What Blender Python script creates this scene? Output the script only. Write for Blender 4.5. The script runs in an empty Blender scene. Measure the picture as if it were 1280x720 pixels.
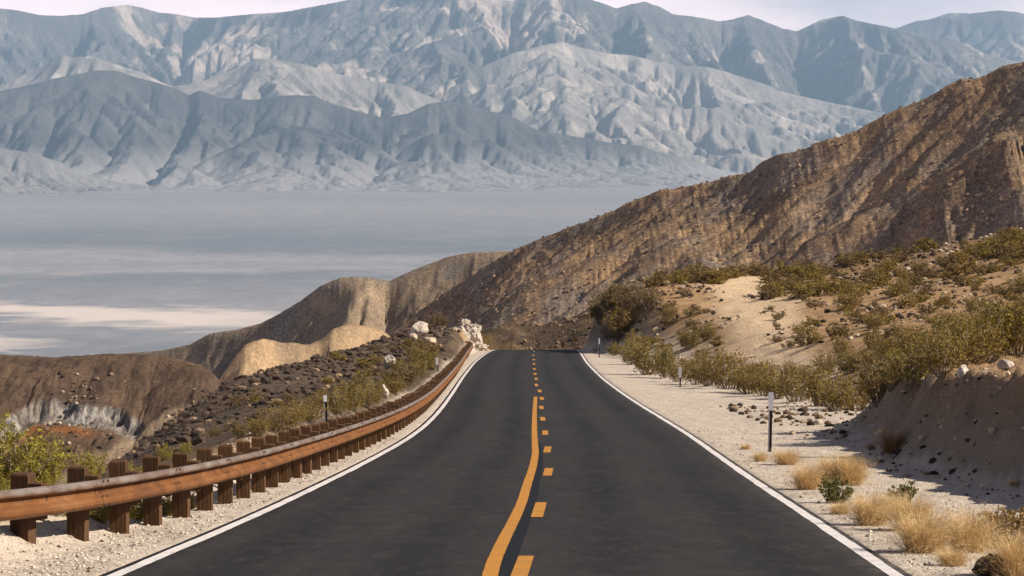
import bpy, math, random
import numpy as np
from mathutils import Matrix, Vector

R = math.radians
random.seed(7)
SC = bpy.context.scene
COL = SC.collection

# ------------------------------------------------------------------ camera
FPX = 3700.0                       # focal length in pixels of a 1280 px wide frame
HOR = 140.0                        # image row of the true horizon
TH = math.atan((360 - HOR) / FPX)  # camera pitch below level
cam_d = bpy.data.cameras.new('camera')
cam_d.sensor_width = 36.0
cam_d.lens = 36.0 * FPX / 1280.0
cam_d.clip_start = 0.5
cam_d.clip_end = 150000.0
cam = bpy.data.objects.new('camera', cam_d)
cam.location = (0, 0, 0)
cam.rotation_euler = (R(90) - TH, 0, 0)
COL.objects.link(cam)
SC.camera = cam

# ------------------------------------------------------------------ sun, sky, exposure
SUN_EL, SUN_AZ = R(38), R(100)     # azimuth clockwise from the view direction (+Y)
world = bpy.data.worlds.new('World')
SC.world = world
world.use_nodes = True
wn = world.node_tree
wn.nodes.clear()
w_out = wn.nodes.new('ShaderNodeOutputWorld')
w_bg = wn.nodes.new('ShaderNodeBackground')
w_sky = wn.nodes.new('ShaderNodeTexSky')
w_sky.sky_type = 'NISHITA'
w_sky.sun_disc = False
w_sky.sun_elevation = SUN_EL
w_sky.sun_rotation = SUN_AZ
w_sky.altitude = 2500
w_sky.air_density = 0.65
w_sky.dust_density = 1.0
w_sky.ozone_density = 1.0
w_bg.inputs['Strength'].default_value = 0.05
# thin high cloud veil over the whole sky (denser near the horizon, as such veils look)
w_tc = wn.nodes.new('ShaderNodeTexCoord')
w_map = wn.nodes.new('ShaderNodeMapping')
w_map.inputs['Scale'].default_value = (2.2, 2.2, 9.0)
w_noise = wn.nodes.new('ShaderNodeTexNoise')
w_noise.inputs['Scale'].default_value = 3.0
w_noise.inputs['Detail'].default_value = 6
w_ramp = wn.nodes.new('ShaderNodeValToRGB')
w_ramp.color_ramp.elements[0].position = 0.30
w_ramp.color_ramp.elements[0].color = (0.30, 0.30, 0.30, 1)
w_ramp.color_ramp.elements[1].position = 0.62
w_ramp.color_ramp.elements[1].color = (0.85, 0.85, 0.85, 1)
w_mix = wn.nodes.new('ShaderNodeMix')
w_mix.data_type = 'RGBA'
w_mix.inputs['B'].default_value = (36, 27, 26, 1)
wl = wn.links.new
wl(w_tc.outputs['Generated'], w_map.inputs['Vector'])
wl(w_map.outputs['Vector'], w_noise.inputs['Vector'])
wl(w_noise.outputs['Fac'], w_ramp.inputs['Fac'])
w_sep = wn.nodes.new('ShaderNodeSeparateXYZ')
w_el = wn.nodes.new('ShaderNodeMapRange')
w_el.inputs['From Min'].default_value = 0.03; w_el.inputs['From Max'].default_value = 0.075
w_el.inputs['To Min'].default_value = 1.0; w_el.inputs['To Max'].default_value = 0.05
w_mul = wn.nodes.new('ShaderNodeMath'); w_mul.operation = 'MULTIPLY'
wl(w_tc.outputs['Generated'], w_sep.inputs[0])
wl(w_sep.outputs['Z'], w_el.inputs['Value'])
wl(w_ramp.outputs['Color'], w_mul.inputs[0])
wl(w_el.outputs['Result'], w_mul.inputs[1])
wl(w_mul.outputs[0], w_mix.inputs['Factor'])
wl(w_sky.outputs['Color'], w_mix.inputs['A'])
wl(w_mix.outputs['Result'], w_bg.inputs['Color'])
wl(w_bg.outputs['Background'], w_out.inputs['Surface'])

sun_d = bpy.data.lights.new('sun', 'SUN')
sun_d.energy = 5.0
sun_d.angle = R(0.53)
sun_d.color = (1.0, 0.90, 0.76)
sun = bpy.data.objects.new('sun', sun_d)
_sv = Vector((math.sin(SUN_AZ) * math.cos(SUN_EL), math.cos(SUN_AZ) * math.cos(SUN_EL), math.sin(SUN_EL)))
sun.rotation_euler = _sv.to_track_quat('Z', 'Y').to_euler()
sun.location = (60, -20, 60)
COL.objects.link(sun)

SC.view_settings.view_transform = 'Standard'
SC.view_settings.look = 'None'
SC.view_settings.gamma = 1.0
SC.view_settings.exposure = 0.58
SC.render.engine = 'CYCLES'
SC.cycles.use_denoising = True
SC.cycles.max_bounces = 5
SC.cycles.diffuse_bounces = 3
SC.cycles.volume_bounces = 0
SC.cycles.transparent_max_bounces = 6

HAZE_DENSITY = 1.72e-5
HAZE_COLOR = (0.455, 0.70, 0.97, 1)

# ------------------------------------------------------------------ pixel helpers (1280 x 720 rows and columns)
def ray(px, py):
    a = (np.asarray(px, float) - 640) / FPX
    b = (360 - np.asarray(py, float)) / FPX
    dy = math.cos(TH) + b * math.sin(TH)
    dz = -math.sin(TH) + b * math.cos(TH)
    return a / dy, dz / dy            # X and Z per metre of forward distance

def sstep(a, b, x):
    t = np.clip((x - a) / (b - a), 0, 1)
    return t * t * (3 - 2 * t)

# ------------------------------------------------------------------ numpy noise
_rng = np.random.RandomState(11)
_PERM = np.concatenate([_rng.permutation(256)] * 3)
_VAL = _rng.rand(256) * 2 - 1
def vnoise(x, y):
    xi = np.floor(x).astype(np.int64); yi = np.floor(y).astype(np.int64)
    fx = x - xi; fy = y - yi
    fx = fx * fx * fx * (fx * (fx * 6 - 15) + 10); fy = fy * fy * fy * (fy * (fy * 6 - 15) + 10)
    def h(i, j): return _VAL[_PERM[_PERM[i & 255] + (j & 255)]]
    a = h(xi, yi); b = h(xi + 1, yi); c = h(xi, yi + 1); d = h(xi + 1, yi + 1)
    return (a * (1 - fx) + b * fx) * (1 - fy) + (c * (1 - fx) + d * fx) * fy
def fbm(x, y, octv=4, gain=0.5):
    s = 0; a = 1.0; n = 0
    for k in range(octv):
        s = s + a * vnoise(x * 2 ** k + 17.3 * k, y * 2 ** k - 9.1 * k); n += a; a *= gain
    return s / n
def ridged(x, y, octv=4, gain=0.5):
    s = 0; a = 1.0; n = 0
    for k in range(octv):
        s = s + a * (1 - 2 * np.abs(vnoise(x * 2 ** k + 31.7 * k, y * 2 ** k + 5.3 * k))); n += a; a *= gain
    return s / n
def hash2(i, j, k):
    p = _PERM[_PERM[(i + 37 * k) & 255] + (j & 255)]
    return _VAL[p], _VAL[_PERM[p + 53]]

def gully_stripes(X, Y, gx, gy, scale, seed):
    """stripes that run down the slope: the water-cut gullies of bare hills"""
    m = np.sqrt(gx * gx + gy * gy) + 1e-9
    sx, sy = -gy / m, gx / m
    qx, qy = X / scale, Y / scale
    ix = np.floor(qx).astype(np.int64); iy = np.floor(qy).astype(np.int64)
    sc = np.zeros_like(X); ss = np.zeros_like(X); sw = np.zeros_like(X)
    for di in (-1, 0, 1, 2):
        for dj in (-1, 0, 1, 2):
            i = ix + di; j = iy + dj
            hx, hy = hash2(i, j, seed)
            vx = qx - (i + 0.5 * hx); vy = qy - (j + 0.5 * hy)
            w = np.maximum(np.exp(-1.9 * (vx * vx + vy * vy)) - 0.012, 0)
            ph = (vx * sx + vy * sy) * 2 * math.pi * 1.05 + hx * 3.1
            sc += w * np.cos(ph); ss += w * np.sin(ph); sw += w
    mag = np.sqrt(sc * sc + ss * ss) / (sw + 1e-9)
    return sc / (sw + 1e-9) * np.minimum(1.0, 0.55 / (mag + 0.25) + 0.35)

def erode(X, Y, H, scale, strength, octv, mask, seed, fall=0.5, amp=0.55, bias=(0, 0), T=None, rim=0.0):
    """carve gullies in several sizes; returns the new height and two gully fields"""
    lo = np.zeros_like(H); hi = np.zeros_like(H)
    dx = X[0, 1] - X[0, 0]; dy = Y[1, 0] - Y[0, 0]
    a = strength; s = scale
    for o in range(octv):
        gy, gx = np.gradient(H, dy, dx)
        g = np.sqrt(gx * gx + gy * gy)
        n = gully_stripes(X, Y, gx + bias[0], gy + bias[1], s, seed + o)
        n = np.where(n > 0, n ** 0.8, -(np.abs(n) ** 1.1))
        mk = mask if T is None else rim + (1 - rim) * sstep(0, s * 1.1, T)
        H = H + a * n * mk * np.clip(g / 0.3, 0.12, 1.35)
        if o < 2: lo += n * (0.6 if o == 0 else 0.4)
        else: hi += n * 0.5
        s *= fall; a *= amp
    return H, lo, hi

def rivers(H, dx, iters, K, seed, m=0.45, diff=0.0, talus=None):
    """let streams cut a height field (stream-power law) so that branching valleys and spurs form; returns height and log drainage"""
    import heapq
    ny, nx = H.shape; n = ny * nx
    r = np.random.RandomState(seed)
    H = H + r.rand(ny, nx) * dx * 0.02
    idx = np.arange(n).reshape(ny, nx)
    edge = np.zeros((ny, nx), bool); edge[0] = edge[-1] = True; edge[:, 0] = edge[:, -1] = True
    def fill(H):
        h = H.ravel().tolist(); done = bytearray(n); q = []
        for i in idx[edge].tolist(): done[i] = 1; q.append((h[i], i))
        heapq.heapify(q); eps = dx * 1e-4
        while q:
            z, i = heapq.heappop(q); y, x = divmod(i, nx)
            for k in (i - 1 if x else -1, i + 1 if x < nx - 1 else -1, i - nx, i + nx):
                if 0 <= k < n and not done[k]:
                    done[k] = 1
                    if h[k] < z + eps: h[k] = z + eps
                    heapq.heappush(q, (h[k], k))
        return np.array(h).reshape(ny, nx)
    A = None
    for it in range(iters):
        if it % 8 == 0: H = fill(H)
        P = np.pad(H, 1, constant_values=1e9); best = np.zeros((ny, nx)); rec = idx.copy(); L = np.ones((ny, nx))
        for dj in (-1, 0, 1):
            for di in (-1, 0, 1):
                if dj == 0 and di == 0: continue
                d = math.hypot(dj, di)
                sl = (H - P[1 + dj:1 + dj + ny, 1 + di:1 + di + nx]) / d
                b = sl > best
                best = np.where(b, sl, best); rec = np.where(b, idx + dj * nx + di, rec); L = np.where(b, d, L)
        rec[edge] = idx[edge]
        rl = rec.ravel().tolist(); o = np.argsort(H.ravel(), kind='stable'); ol = o.tolist()
        A = [1.0] * n
        for i in reversed(ol):
            k = rl[i]
            if k != i: A[k] += A[i]
        An = np.array(A)
        Fa = (K * An ** m / L.ravel()).tolist(); h = H.ravel().tolist()
        for i in ol:
            k = rl[i]
            if k != i: f = Fa[i]; h[i] = (h[i] + f * h[k]) / (1 + f)
        H = np.array(h).reshape(ny, nx)
        if diff:
            Q = np.pad(H, 1, mode='edge')
            H = H + diff * (Q[:-2, 1:-1] + Q[2:, 1:-1] + Q[1:-1, :-2] + Q[1:-1, 2:] - 4 * H)
    return H, np.log(An.reshape(ny, nx))
def regrid(G, gx, gy, X, Y):
    """bilinear look-up of a coarse field"""
    fx = np.clip((X - gx[0]) / (gx[1] - gx[0]), 0, len(gx) - 1.001); fy = np.clip((Y - gy[0]) / (gy[1] - gy[0]), 0, len(gy) - 1.001)
    i = fx.astype(int); j = fy.astype(int); u = fx - i; v = fy - j
    u = u * u * (3 - 2 * u) * .5 + u * .5; v = v * v * (3 - 2 * v) * .5 + v * .5
    return (G[j, i] * (1 - u) + G[j, i + 1] * u) * (1 - v) + (G[j + 1, i] * (1 - u) + G[j + 1, i + 1] * u) * v

# ------------------------------------------------------------------ mesh and object helpers
def link(name, me, mat=None, parent=None):
    o = bpy.data.objects.new(name, me)
    COL.objects.link(o)
    if mat is not None and me is not None and len(me.materials) == 0:
        me.materials.append(mat)
    if parent is not None:
        o.parent = parent
        o.matrix_parent_inverse = Matrix.Translation(-Vector(parent.location))
    return o

def raw_mesh(name, V, Fc, smooth=False):
    """V (n,3); Fc (m,k) of one polygon size, or a list of such arrays"""
    me = bpy.data.meshes.new(name)
    V = np.asarray(V, np.float32)
    if not isinstance(Fc, list): Fc = [Fc]
    Fc = [np.asarray(f, np.int32) for f in Fc if len(f)]
    me.vertices.add(len(V)); me.vertices.foreach_set('co', V.ravel())
    nl = sum(f.size for f in Fc); npol = sum(len(f) for f in Fc)
    me.loops.add(nl); me.loops.foreach_set('vertex_index', np.concatenate([f.ravel() for f in Fc]))
    me.polygons.add(npol)
    tot = np.concatenate([np.full(len(f), f.shape[1], np.int32) for f in Fc])
    start = np.concatenate([[0], np.cumsum(tot)[:-1]]).astype(np.int32)
    me.polygons.foreach_set('loop_start', start)
    me.polygons.foreach_set('loop_total', tot)
    me.update(calc_edges=True)
    me.polygons.foreach_set('use_smooth', np.full(npol, smooth))
    me.validate()
    return me

def grid_faces(nr, nc):
    i = np.arange(nr * nc).reshape(nr, nc)
    return np.stack([i[:-1, :-1], i[:-1, 1:], i[1:, 1:], i[1:, :-1]], -1).reshape(-1, 4)

def grid_mesh(name, X, Y, Z, attrs=None, smooth=True):
    me = raw_mesh(name, np.stack([X, Y, Z], -1).reshape(-1, 3), grid_faces(*X.shape), smooth)
    for k, v in (attrs or {}).items():
        me.attributes.new(k, 'FLOAT', 'POINT').data.foreach_set('value', np.asarray(v, np.float32).ravel())
    return me

def tag(o, label=None, cat=None, group=None, kind=None):
    if label: o['label'] = label
    if cat: o['category'] = cat
    if group: o['group'] = group
    if kind: o['kind'] = kind
    return o

def empty(name, loc, rz=0.0):
    o = bpy.data.objects.new(name, None)
    o.location = loc; o.rotation_euler = (0, 0, rz); o.empty_display_size = 0.2
    COL.objects.link(o)
    return o

class MB:
    """collects boxes, bars and tubes for one mesh"""
    def __init__(s): s.v = []; s.f = []
    def add(s, V, Fl):
        b = len(s.v); s.v += [tuple(p) for p in V]; s.f += [tuple(b + i for i in f) for f in Fl]
    def box(s, x0, x1, y0, y1, z0, z1):
        s.add([(x0,y0,z0),(x1,y0,z0),(x1,y1,z0),(x0,y1,z0),(x0,y0,z1),(x1,y0,z1),(x1,y1,z1),(x0,y1,z1)],
              [(0,3,2,1),(4,5,6,7),(0,1,5,4),(1,2,6,5),(2,3,7,6),(3,0,4,7)])
    def tube(s, pts, rad, n=4):
        pts = [Vector(p) for p in pts]; rings = []
        for k, p in enumerate(pts):
            d = (pts[min(k + 1, len(pts) - 1)] - pts[max(k - 1, 0)]).normalized()
            u = d.orthogonal().normalized(); w = d.cross(u)
            r = rad[k]
            rings.append([p + (u * math.cos(6.2832 * q / n) + w * math.sin(6.2832 * q / n)) * r for q in range(n)])
        V = [v for rg in rings for v in rg]; Fl = []
        for k in range(len(pts) - 1):
            for q in range(n):
                Fl.append((k*n+q, k*n+(q+1)%n, (k+1)*n+(q+1)%n, (k+1)*n+q))
        Fl.append(tuple(range(n - 1, -1, -1))); Fl.append(tuple((len(pts)-1)*n+q for q in range(n)))
        s.add(V, Fl)
    def mesh(s, name, smooth=False):
        me = bpy.data.meshes.new(name); me.from_pydata(s.v, [], s.f); me.update()
        if smooth: me.polygons.foreach_set('use_smooth', [True] * len(me.polygons))
        return me

# ------------------------------------------------------------------ material helper
class NT:
    def __init__(s, name, rough=0.95, spec=0.15):
        s.m = bpy.data.materials.new(name); s.m.use_nodes = True
        s.t = s.m.node_tree
        s.b = s.t.nodes['Principled BSDF']
        s.b.inputs['Roughness'].default_value = rough
        s.b.inputs['Specular IOR Level'].default_value = spec
    def n(s, t, **kw):
        o = s.t.nodes.new(t)
        for k, v in kw.items(): setattr(o, k, v)
        return o
    def l(s, a, b): s.t.links.new(a, b)
    def val(s, sock, v):
        if hasattr(v, 'is_output'): s.l(v, sock)
        elif isinstance(v, tuple) and len(v) == 3: sock.default_value = (*v, 1) if sock.type == 'RGBA' else v
        else: sock.default_value = v
    def pos(s, scale=(1, 1, 1), kind='Object'):
        tc = s.n('ShaderNodeTexCoord'); mp = s.n('ShaderNodeMapping')
        mp.inputs['Scale'].default_value = scale
        s.l(tc.outputs[kind], mp.inputs['Vector']); return mp.outputs['Vector']
    def noise(s, vec, scale, detail=5, rough=0.55, dist=0.0):
        o = s.n('ShaderNodeTexNoise'); s.l(vec, o.inputs['Vector'])
        o.inputs['Scale'].default_value = scale; o.inputs['Detail'].default_value = detail
        o.inputs['Roughness'].default_value = rough; o.inputs['Distortion'].default_value = dist
        return o.outputs['Fac']
    def vor(s, vec, scale, feature='F1', out='Distance'):
        o = s.n('ShaderNodeTexVoronoi', feature=feature); s.l(vec, o.inputs['Vector'])
        o.inputs['Scale'].default_value = scale
        return o.outputs[out]
    def rng(s, v, a, b, c=0.0, d=1.0):
        o = s.n('ShaderNodeMapRange'); s.val(o.inputs['Value'], v)
        for k, q in (('From Min', a), ('From Max', b), ('To Min', c), ('To Max', d)): s.val(o.inputs[k], q)
        return o.outputs['Result']
    def math(s, op, a, b=0.0):
        o = s.n('ShaderNodeMath', operation=op); s.val(o.inputs[0], a); s.val(o.inputs[1], b)
        return o.outputs[0]
    def mix(s, f, a, b, blend='MIX'):
        o = s.n('ShaderNodeMix', data_type='RGBA', blend_type=blend)
        s.val(o.inputs['Factor'], f); s.val(o.inputs['A'], a); s.val(o.inputs['B'], b)
        return o.outputs['Result']
    def ramp(s, f, stops, interp='LINEAR'):
        o = s.n('ShaderNodeValToRGB'); s.val(o.inputs['Fac'], f)
        cr = o.color_ramp; cr.interpolation = interp
        while len(cr.elements) < len(stops): cr.elements.new(0.5)
        for e, (p, c) in zip(cr.elements, stops): e.position = p; e.color = (*c, 1)
        return o.outputs['Color']
    def attr(s, name):
        o = s.n('ShaderNodeAttribute'); o.attribute_name = name; return o.outputs['Fac']
    def bump(s, h, dist, strength=1.0):
        o = s.n('ShaderNodeBump'); o.inputs['Distance'].default_value = dist
        o.inputs['Strength'].default_value = strength
        s.l(h, o.inputs['Height']); s.l(o.outputs['Normal'], s.b.inputs['Normal'])
    def col(s, c): s.val(s.b.inputs['Base Color'], c); return s.m

def simple(name, c, var=0.25, scale=8.0, rough=0.95, bump=0.0, rnd=0.0):
    t = NT(name, rough)
    p = t.pos()
    n = t.noise(p, scale, 4)
    k = t.rng(n, 0.3, 0.7, 1 - var, 1 + var)
    if rnd:
        oi = t.n('ShaderNodeObjectInfo')
        k = t.math('MULTIPLY', k, t.rng(oi.outputs['Random'], 0, 1, 1 - rnd, 1 + rnd))
    cc = t.n('ShaderNodeVectorMath', operation='SCALE'); cc.inputs[0].default_value = c
    t.l(k, cc.inputs['Scale'])
    if bump: t.bump(n, bump)
    return t.col(cc.outputs['Vector'])

# ------------------------------------------------------------------ road alignment, from the two white edge lines
_w = [(715,978),(687,862),(675,812),(645,692),(621,602),(596,517),(571,431),(544,345),(520,283),(499,232),(472,175),(454,141),(438,107)]
_mid = [(715,626),(675,655),(645,666),(621,671),(596,678.5),(571,685.5),(544,690),(520,684),(499,675),(472,665),(454,663),(438,669)]
_yy = np.array([a for a, b in _w], float); _D = 7.3 * FPX / np.array([b for a, b in _w], float)
_zz = ray(640, _yy)[1] * _D
_pz = np.polyfit(np.concatenate([[0], _D]), np.concatenate([[-1.8], _zz]), 4, w=np.concatenate([[3], 30 / _D + .15]))
_ym = np.array([a for a, b in _mid], float); _Dm = np.interp(-_ym, -_yy, _D)
_xm = ray(np.array([b for a, b in _mid], float), _ym)[0] * _Dm
CREST = 278.0
def road_z(Y):
    Y = np.asarray(Y, float)
    Yc = np.clip(Y, 0, 255)
    z = np.polyval(_pz, Yc)
    g0 = np.polyval(np.polyder(_pz), 0.0); g1 = np.polyval(np.polyder(_pz), 255.0)
    z = z + np.where(Y < 0, Y * g0, 0) + np.where(Y > 255, (Y - 255) * g1, 0)
    return z - 0.0022 * np.maximum(Y - CREST + 12, 0) ** 2
_kx = np.linspace(-30, 460, 491)
_vx = np.interp(_kx, np.concatenate([[-30, 0], _Dm, [300, 460]]), np.concatenate([[-.9, -.55], _xm, [2.5, -8]]))
_ker = np.hanning(31); _ker /= _ker.sum()
_vx = np.convolve(np.pad(_vx, 15, 'edge'), _ker, 'valid')
def road_x(Y): return np.interp(Y, _kx, _vx)
_sY = np.linspace(20, 275, 3000)
_sP = 360 - FPX * np.tan(np.arctan2(road_z(_sY), _sY) + TH)     # image row of the road surface at each distance
def road_D(py): return float(np.interp(-py, -_sP, _sY))
def road_pt(px, py):
    D = road_D(py); return float(ray(px, py)[0]) * D, D

# ------------------------------------------------------------------ near ground: heights over the road level
def tps(pts, lam=0.02, ky=0.45):
    P = np.array(pts, float); A = P[:, :2] * np.array([1, ky]); n = len(A)
    def phi(r): return np.where(r > 1e-9, r * r * np.log(r + 1e-12), 0)
    K = phi(np.linalg.norm(A[:, None] - A[None], axis=-1)) + lam * np.eye(n) * 100
    Pm = np.hstack([np.ones((n, 1)), A])
    M = np.block([[K, Pm], [Pm.T, np.zeros((3, 3))]])
    s = np.linalg.solve(M, np.concatenate([P[:, 2], np.zeros(3)]))
    def f(X, Y):
        X = np.asarray(X, float); Y = np.asarray(Y, float); Yk = Y * ky
        out = s[n] + s[n + 1] * X + s[n + 2] * Yk
        for k in range(n): out = out + s[k] * phi(np.sqrt((X - A[k, 0]) ** 2 + (Yk - A[k, 1]) ** 2))
        return out
    return f
UP = tps([(11,20,1.6),(30,20,3.2),(11,50,2.0),(20,55,2.4),(32,60,4.2),(11.5,70,2.15),(13,85,1.8),(17,85,1.9),(16,100,1.0),(30,100,4.2),
          (9,130,.3),(12,130,.8),(22,130,3.1),(36,140,5.2),(12,170,1.2),(21,170,2.9),(16,200,2.9),(9.5,220,2.9),(9,240,5.0),(11,255,6.0),(7.5,255,5.2),
          (8,275,5.0),(20.7,260,6.1),(38,220,6.3),(60,200,11),(32,260,6.9),(28,290,8.3),(40,300,10.3),(52,300,12.6),(80,300,18),
          (9,300,2.0),(18,325,3.5),(32,335,4.5),(50,345,6.5),(80,350,10),(12,345,-4),(30,420,-14),(80,430,-8),(100,180,20),(100,60,16),(70,40,10)])
LEFT = tps([(-7,25,-.1),(-9,30,-1.0),(-14,30,-4),(-25,30,-11),(-7,40,-.3),(-9,40,-1.6),(-14,44,-5),(-25,45,-12),(-7,60,-.2),(-9.5,62,-1.2),(-13,66,-3.4),(-20,70,-9),
            (-7,90,0),(-11,90,-.9),(-13.7,108,-1.8),(-20,110,-7),(-7,130,0),(-13.7,130,-.65),(-20,130,-6),(-9,150,.1),(-14.2,150,-.05),(-20,150,-4.5),
            (-13.5,170,.2),(-8,170,.1),(-19,170,-4),(-12,185,.45),(-18,190,-4),(-10.3,200,.85),(-7,200,.4),(-16,205,-4),(-9.3,215,1.3),(-6,215,.6),
            (-7.6,235,2.2),(-14,235,-3),(-5.2,240,1.0),(-5,256,2.0),(-9,256,1.2),(-15,260,-4),(-6,275,.5),(-12,280,-3),(-22,260,-8),(-30,200,-15),(-42,100,-22),(-32,60,-17),
            (-5,300,0),(-10,320,-3),(-22,330,-10),(-60,250,-34),(-70,120,-38),(-50,30,-24),(-40,420,-30)])
_bk = [(-30,7.5,9.5),(20,7.2,8.7),(50,7.4,8.85),(70,7.5,9.0),(80,7.8,9.4),(88,8.8,10.6),(96,10.3,14),(108,10.5,18),(130,8.5,19),(160,6.3,16),(200,5.3,14),(222,5.0,10.5),(242,4.7,7.4),(258,4.1,6.7),(300,3.95,6.5),(330,6,14),(460,6,20)]
_bY, _b0, _b1 = map(np.array, zip(*_bk))
def ground_parts(X, Y):
    X = np.asarray(X, float); Y = np.asarray(Y, float)
    s = X - road_x(Y)
    wob = 0.5 * vnoise(Y * 0.35, X * 0 + 3.3) + 0.25 * vnoise(Y * 1.1, X * 0 + 8.1)
    s0 = np.interp(Y, _bY, _b0) + wob * np.clip((s - 4.2) / 3, 0, 1); s1 = np.interp(Y, _bY, _b1) + 1.2 * wob
    tr = sstep(s0, s1, s)
    lin_ = np.clip((s - s0) / (s1 - s0), 0, 1); kk = 1 - sstep(86, 96, Y); tr = tr * (1 - .75 * kk) + .75 * kk * lin_
    tl = sstep(4.75, 6.2, -s)
    return s, tr, tl
def ground_z(X, Y):
    X = np.asarray(X, float); Y = np.asarray(Y, float)
    s, tr, tl = ground_parts(X, Y)
    bank = np.clip((s - 6) / 5, 0, 1)
    rough_r = 0.16 * fbm(X * 0.45, Y * 0.3, 4) + 0.5 * fbm(X * .09, Y * .06, 3) * bank
    rough_l = 0.22 * fbm(X * 0.5 + 40, Y * 0.35, 4) + 0.45 * fbm(X * .12 + 9, Y * .05, 3) * np.clip((-s - 6) / 6, 0, 1)
    crag = 0.75 * (fbm(X * 1.1 + 4, Y * .55, 4, .6) + .4 * ridged(X * .7, Y * .5, 3)) * np.clip(tr * (1.15 - tr) * 3.2, 0, 1) * (1 - sstep(86, 100, Y))
    rill = crag - 0.15 * np.abs(vnoise(Y * 0.9 + 50, X * .15)) * np.clip(tr * (1 - tr) * 4, 0, 1)
    dz = tr * (np.maximum(UP(X, Y), -20) + rough_r + rill) + tl * (LEFT(X, Y) + rough_l)
    a = np.abs(s)
    sh = 0.030 * fbm(X * 1.3, Y * .7, 3) * sstep(4.0, 5.2, a) - 0.03 * sstep(3.9, 6, a)
    sh = sh + np.where(s > 0, 0.10 * sstep(5.2, 7.5, s) * fbm(X * .8 + 3, Y * .35, 3), 0)
    sh = sh - 0.09 * (1 - sstep(3.60, 3.83, a)) - 0.012
    return road_z(Y) + dz + sh
def hit(px, py, y0=18, y1=330):
    Ys = np.linspace(y0, y1, 2600)
    ax, az = ray(px, py)
    g = ground_z(ax * Ys, Ys) - az * Ys
    k = np.argmax(g > 0)
    if g[k] <= 0: return None
    Yh = Ys[k]
    return Vector((float(ax * Yh), float(Yh), float(ground_z(ax * Yh, Yh))))

# ------------------------------------------------------------------ rock and earth materials
def rock_mat(name, base, dark, pale, unit, gul_pale=0.5, gul_dark=0.35, bump=0.4, fine=1.0, red=None, streak=0.6, patch=0.0, low=None, speck=0.0):
    """bare hillside: base earth, dark varnished rock on the ribs, pale wash in the gullies"""
    t = NT(name, 1.0, 0.05)
    p = t.pos()
    big = t.noise(p, 0.05 / unit, 4, 0.55, 0.6)
    mid = t.noise(p, 0.35 / unit, 5, 0.62, 0.4)
    fin = t.noise(p, 2.6 / unit * fine, 6, 0.72)
    lo = t.attr('lo'); hi = t.attr('hi')
    c = t.mix(t.rng(big, 0.38, 0.62), base, tuple(0.72 * a + 0.28 * b for a, b in zip(dark, base)))
    if red: c = t.mix(t.rng(t.noise(p, 0.035 / unit, 5, 0.6, 0.8), 0.48, 0.60, 0, 0.85), c, red)
    w = t.math('ADD', t.math('MULTIPLY', lo, 0.55), t.math('MULTIPLY', hi, streak))
    w = t.math('ADD', w, t.rng(mid, 0.25, 0.75, -0.7, 0.7))
    c = t.mix(t.rng(w, 0.15, 0.9, 0, gul_dark), c, dark)
    c = t.mix(t.rng(w, -0.2, -0.95, 0, gul_pale), c, pale)
    if speck:
        s1 = t.noise(p, 1.25 / unit, 5, 0.8, 0.4)
        c = t.mix(t.rng(s1, 0.545, 0.60, 0, speck), c, tuple(q * .55 for q in dark))
        c = t.mix(t.rng(s1, 0.455, 0.40, 0, speck), c, pale)
    c = t.mix(t.rng(fin, 0.50, 0.70, 0, 0.75), c, dark)
    c = t.mix(t.rng(fin, 0.46, 0.30, 0, 0.55), c, pale)
    if patch:
        pn = t.noise(p, 0.022 / unit, 5, 0.68, 1.2)
        c = t.mix(t.math('MULTIPLY', t.rng(pn, 0.53, 0.60, 0, patch), t.rng(mid, 0.35, 0.55, .35, 1)), c, pale)
        c = t.mix(t.rng(pn, 0.45, 0.36, 0, patch * .6), c, dark)
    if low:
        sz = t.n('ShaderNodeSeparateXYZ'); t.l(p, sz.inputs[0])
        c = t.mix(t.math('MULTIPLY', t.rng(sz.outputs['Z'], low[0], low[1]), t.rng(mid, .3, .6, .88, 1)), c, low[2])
    hgt = t.math('ADD', t.math('MULTIPLY', fin, 0.6), t.math('MULTIPLY', mid, 0.9))
    t.bump(hgt, bump * unit)
    return t.col(c)

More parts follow.
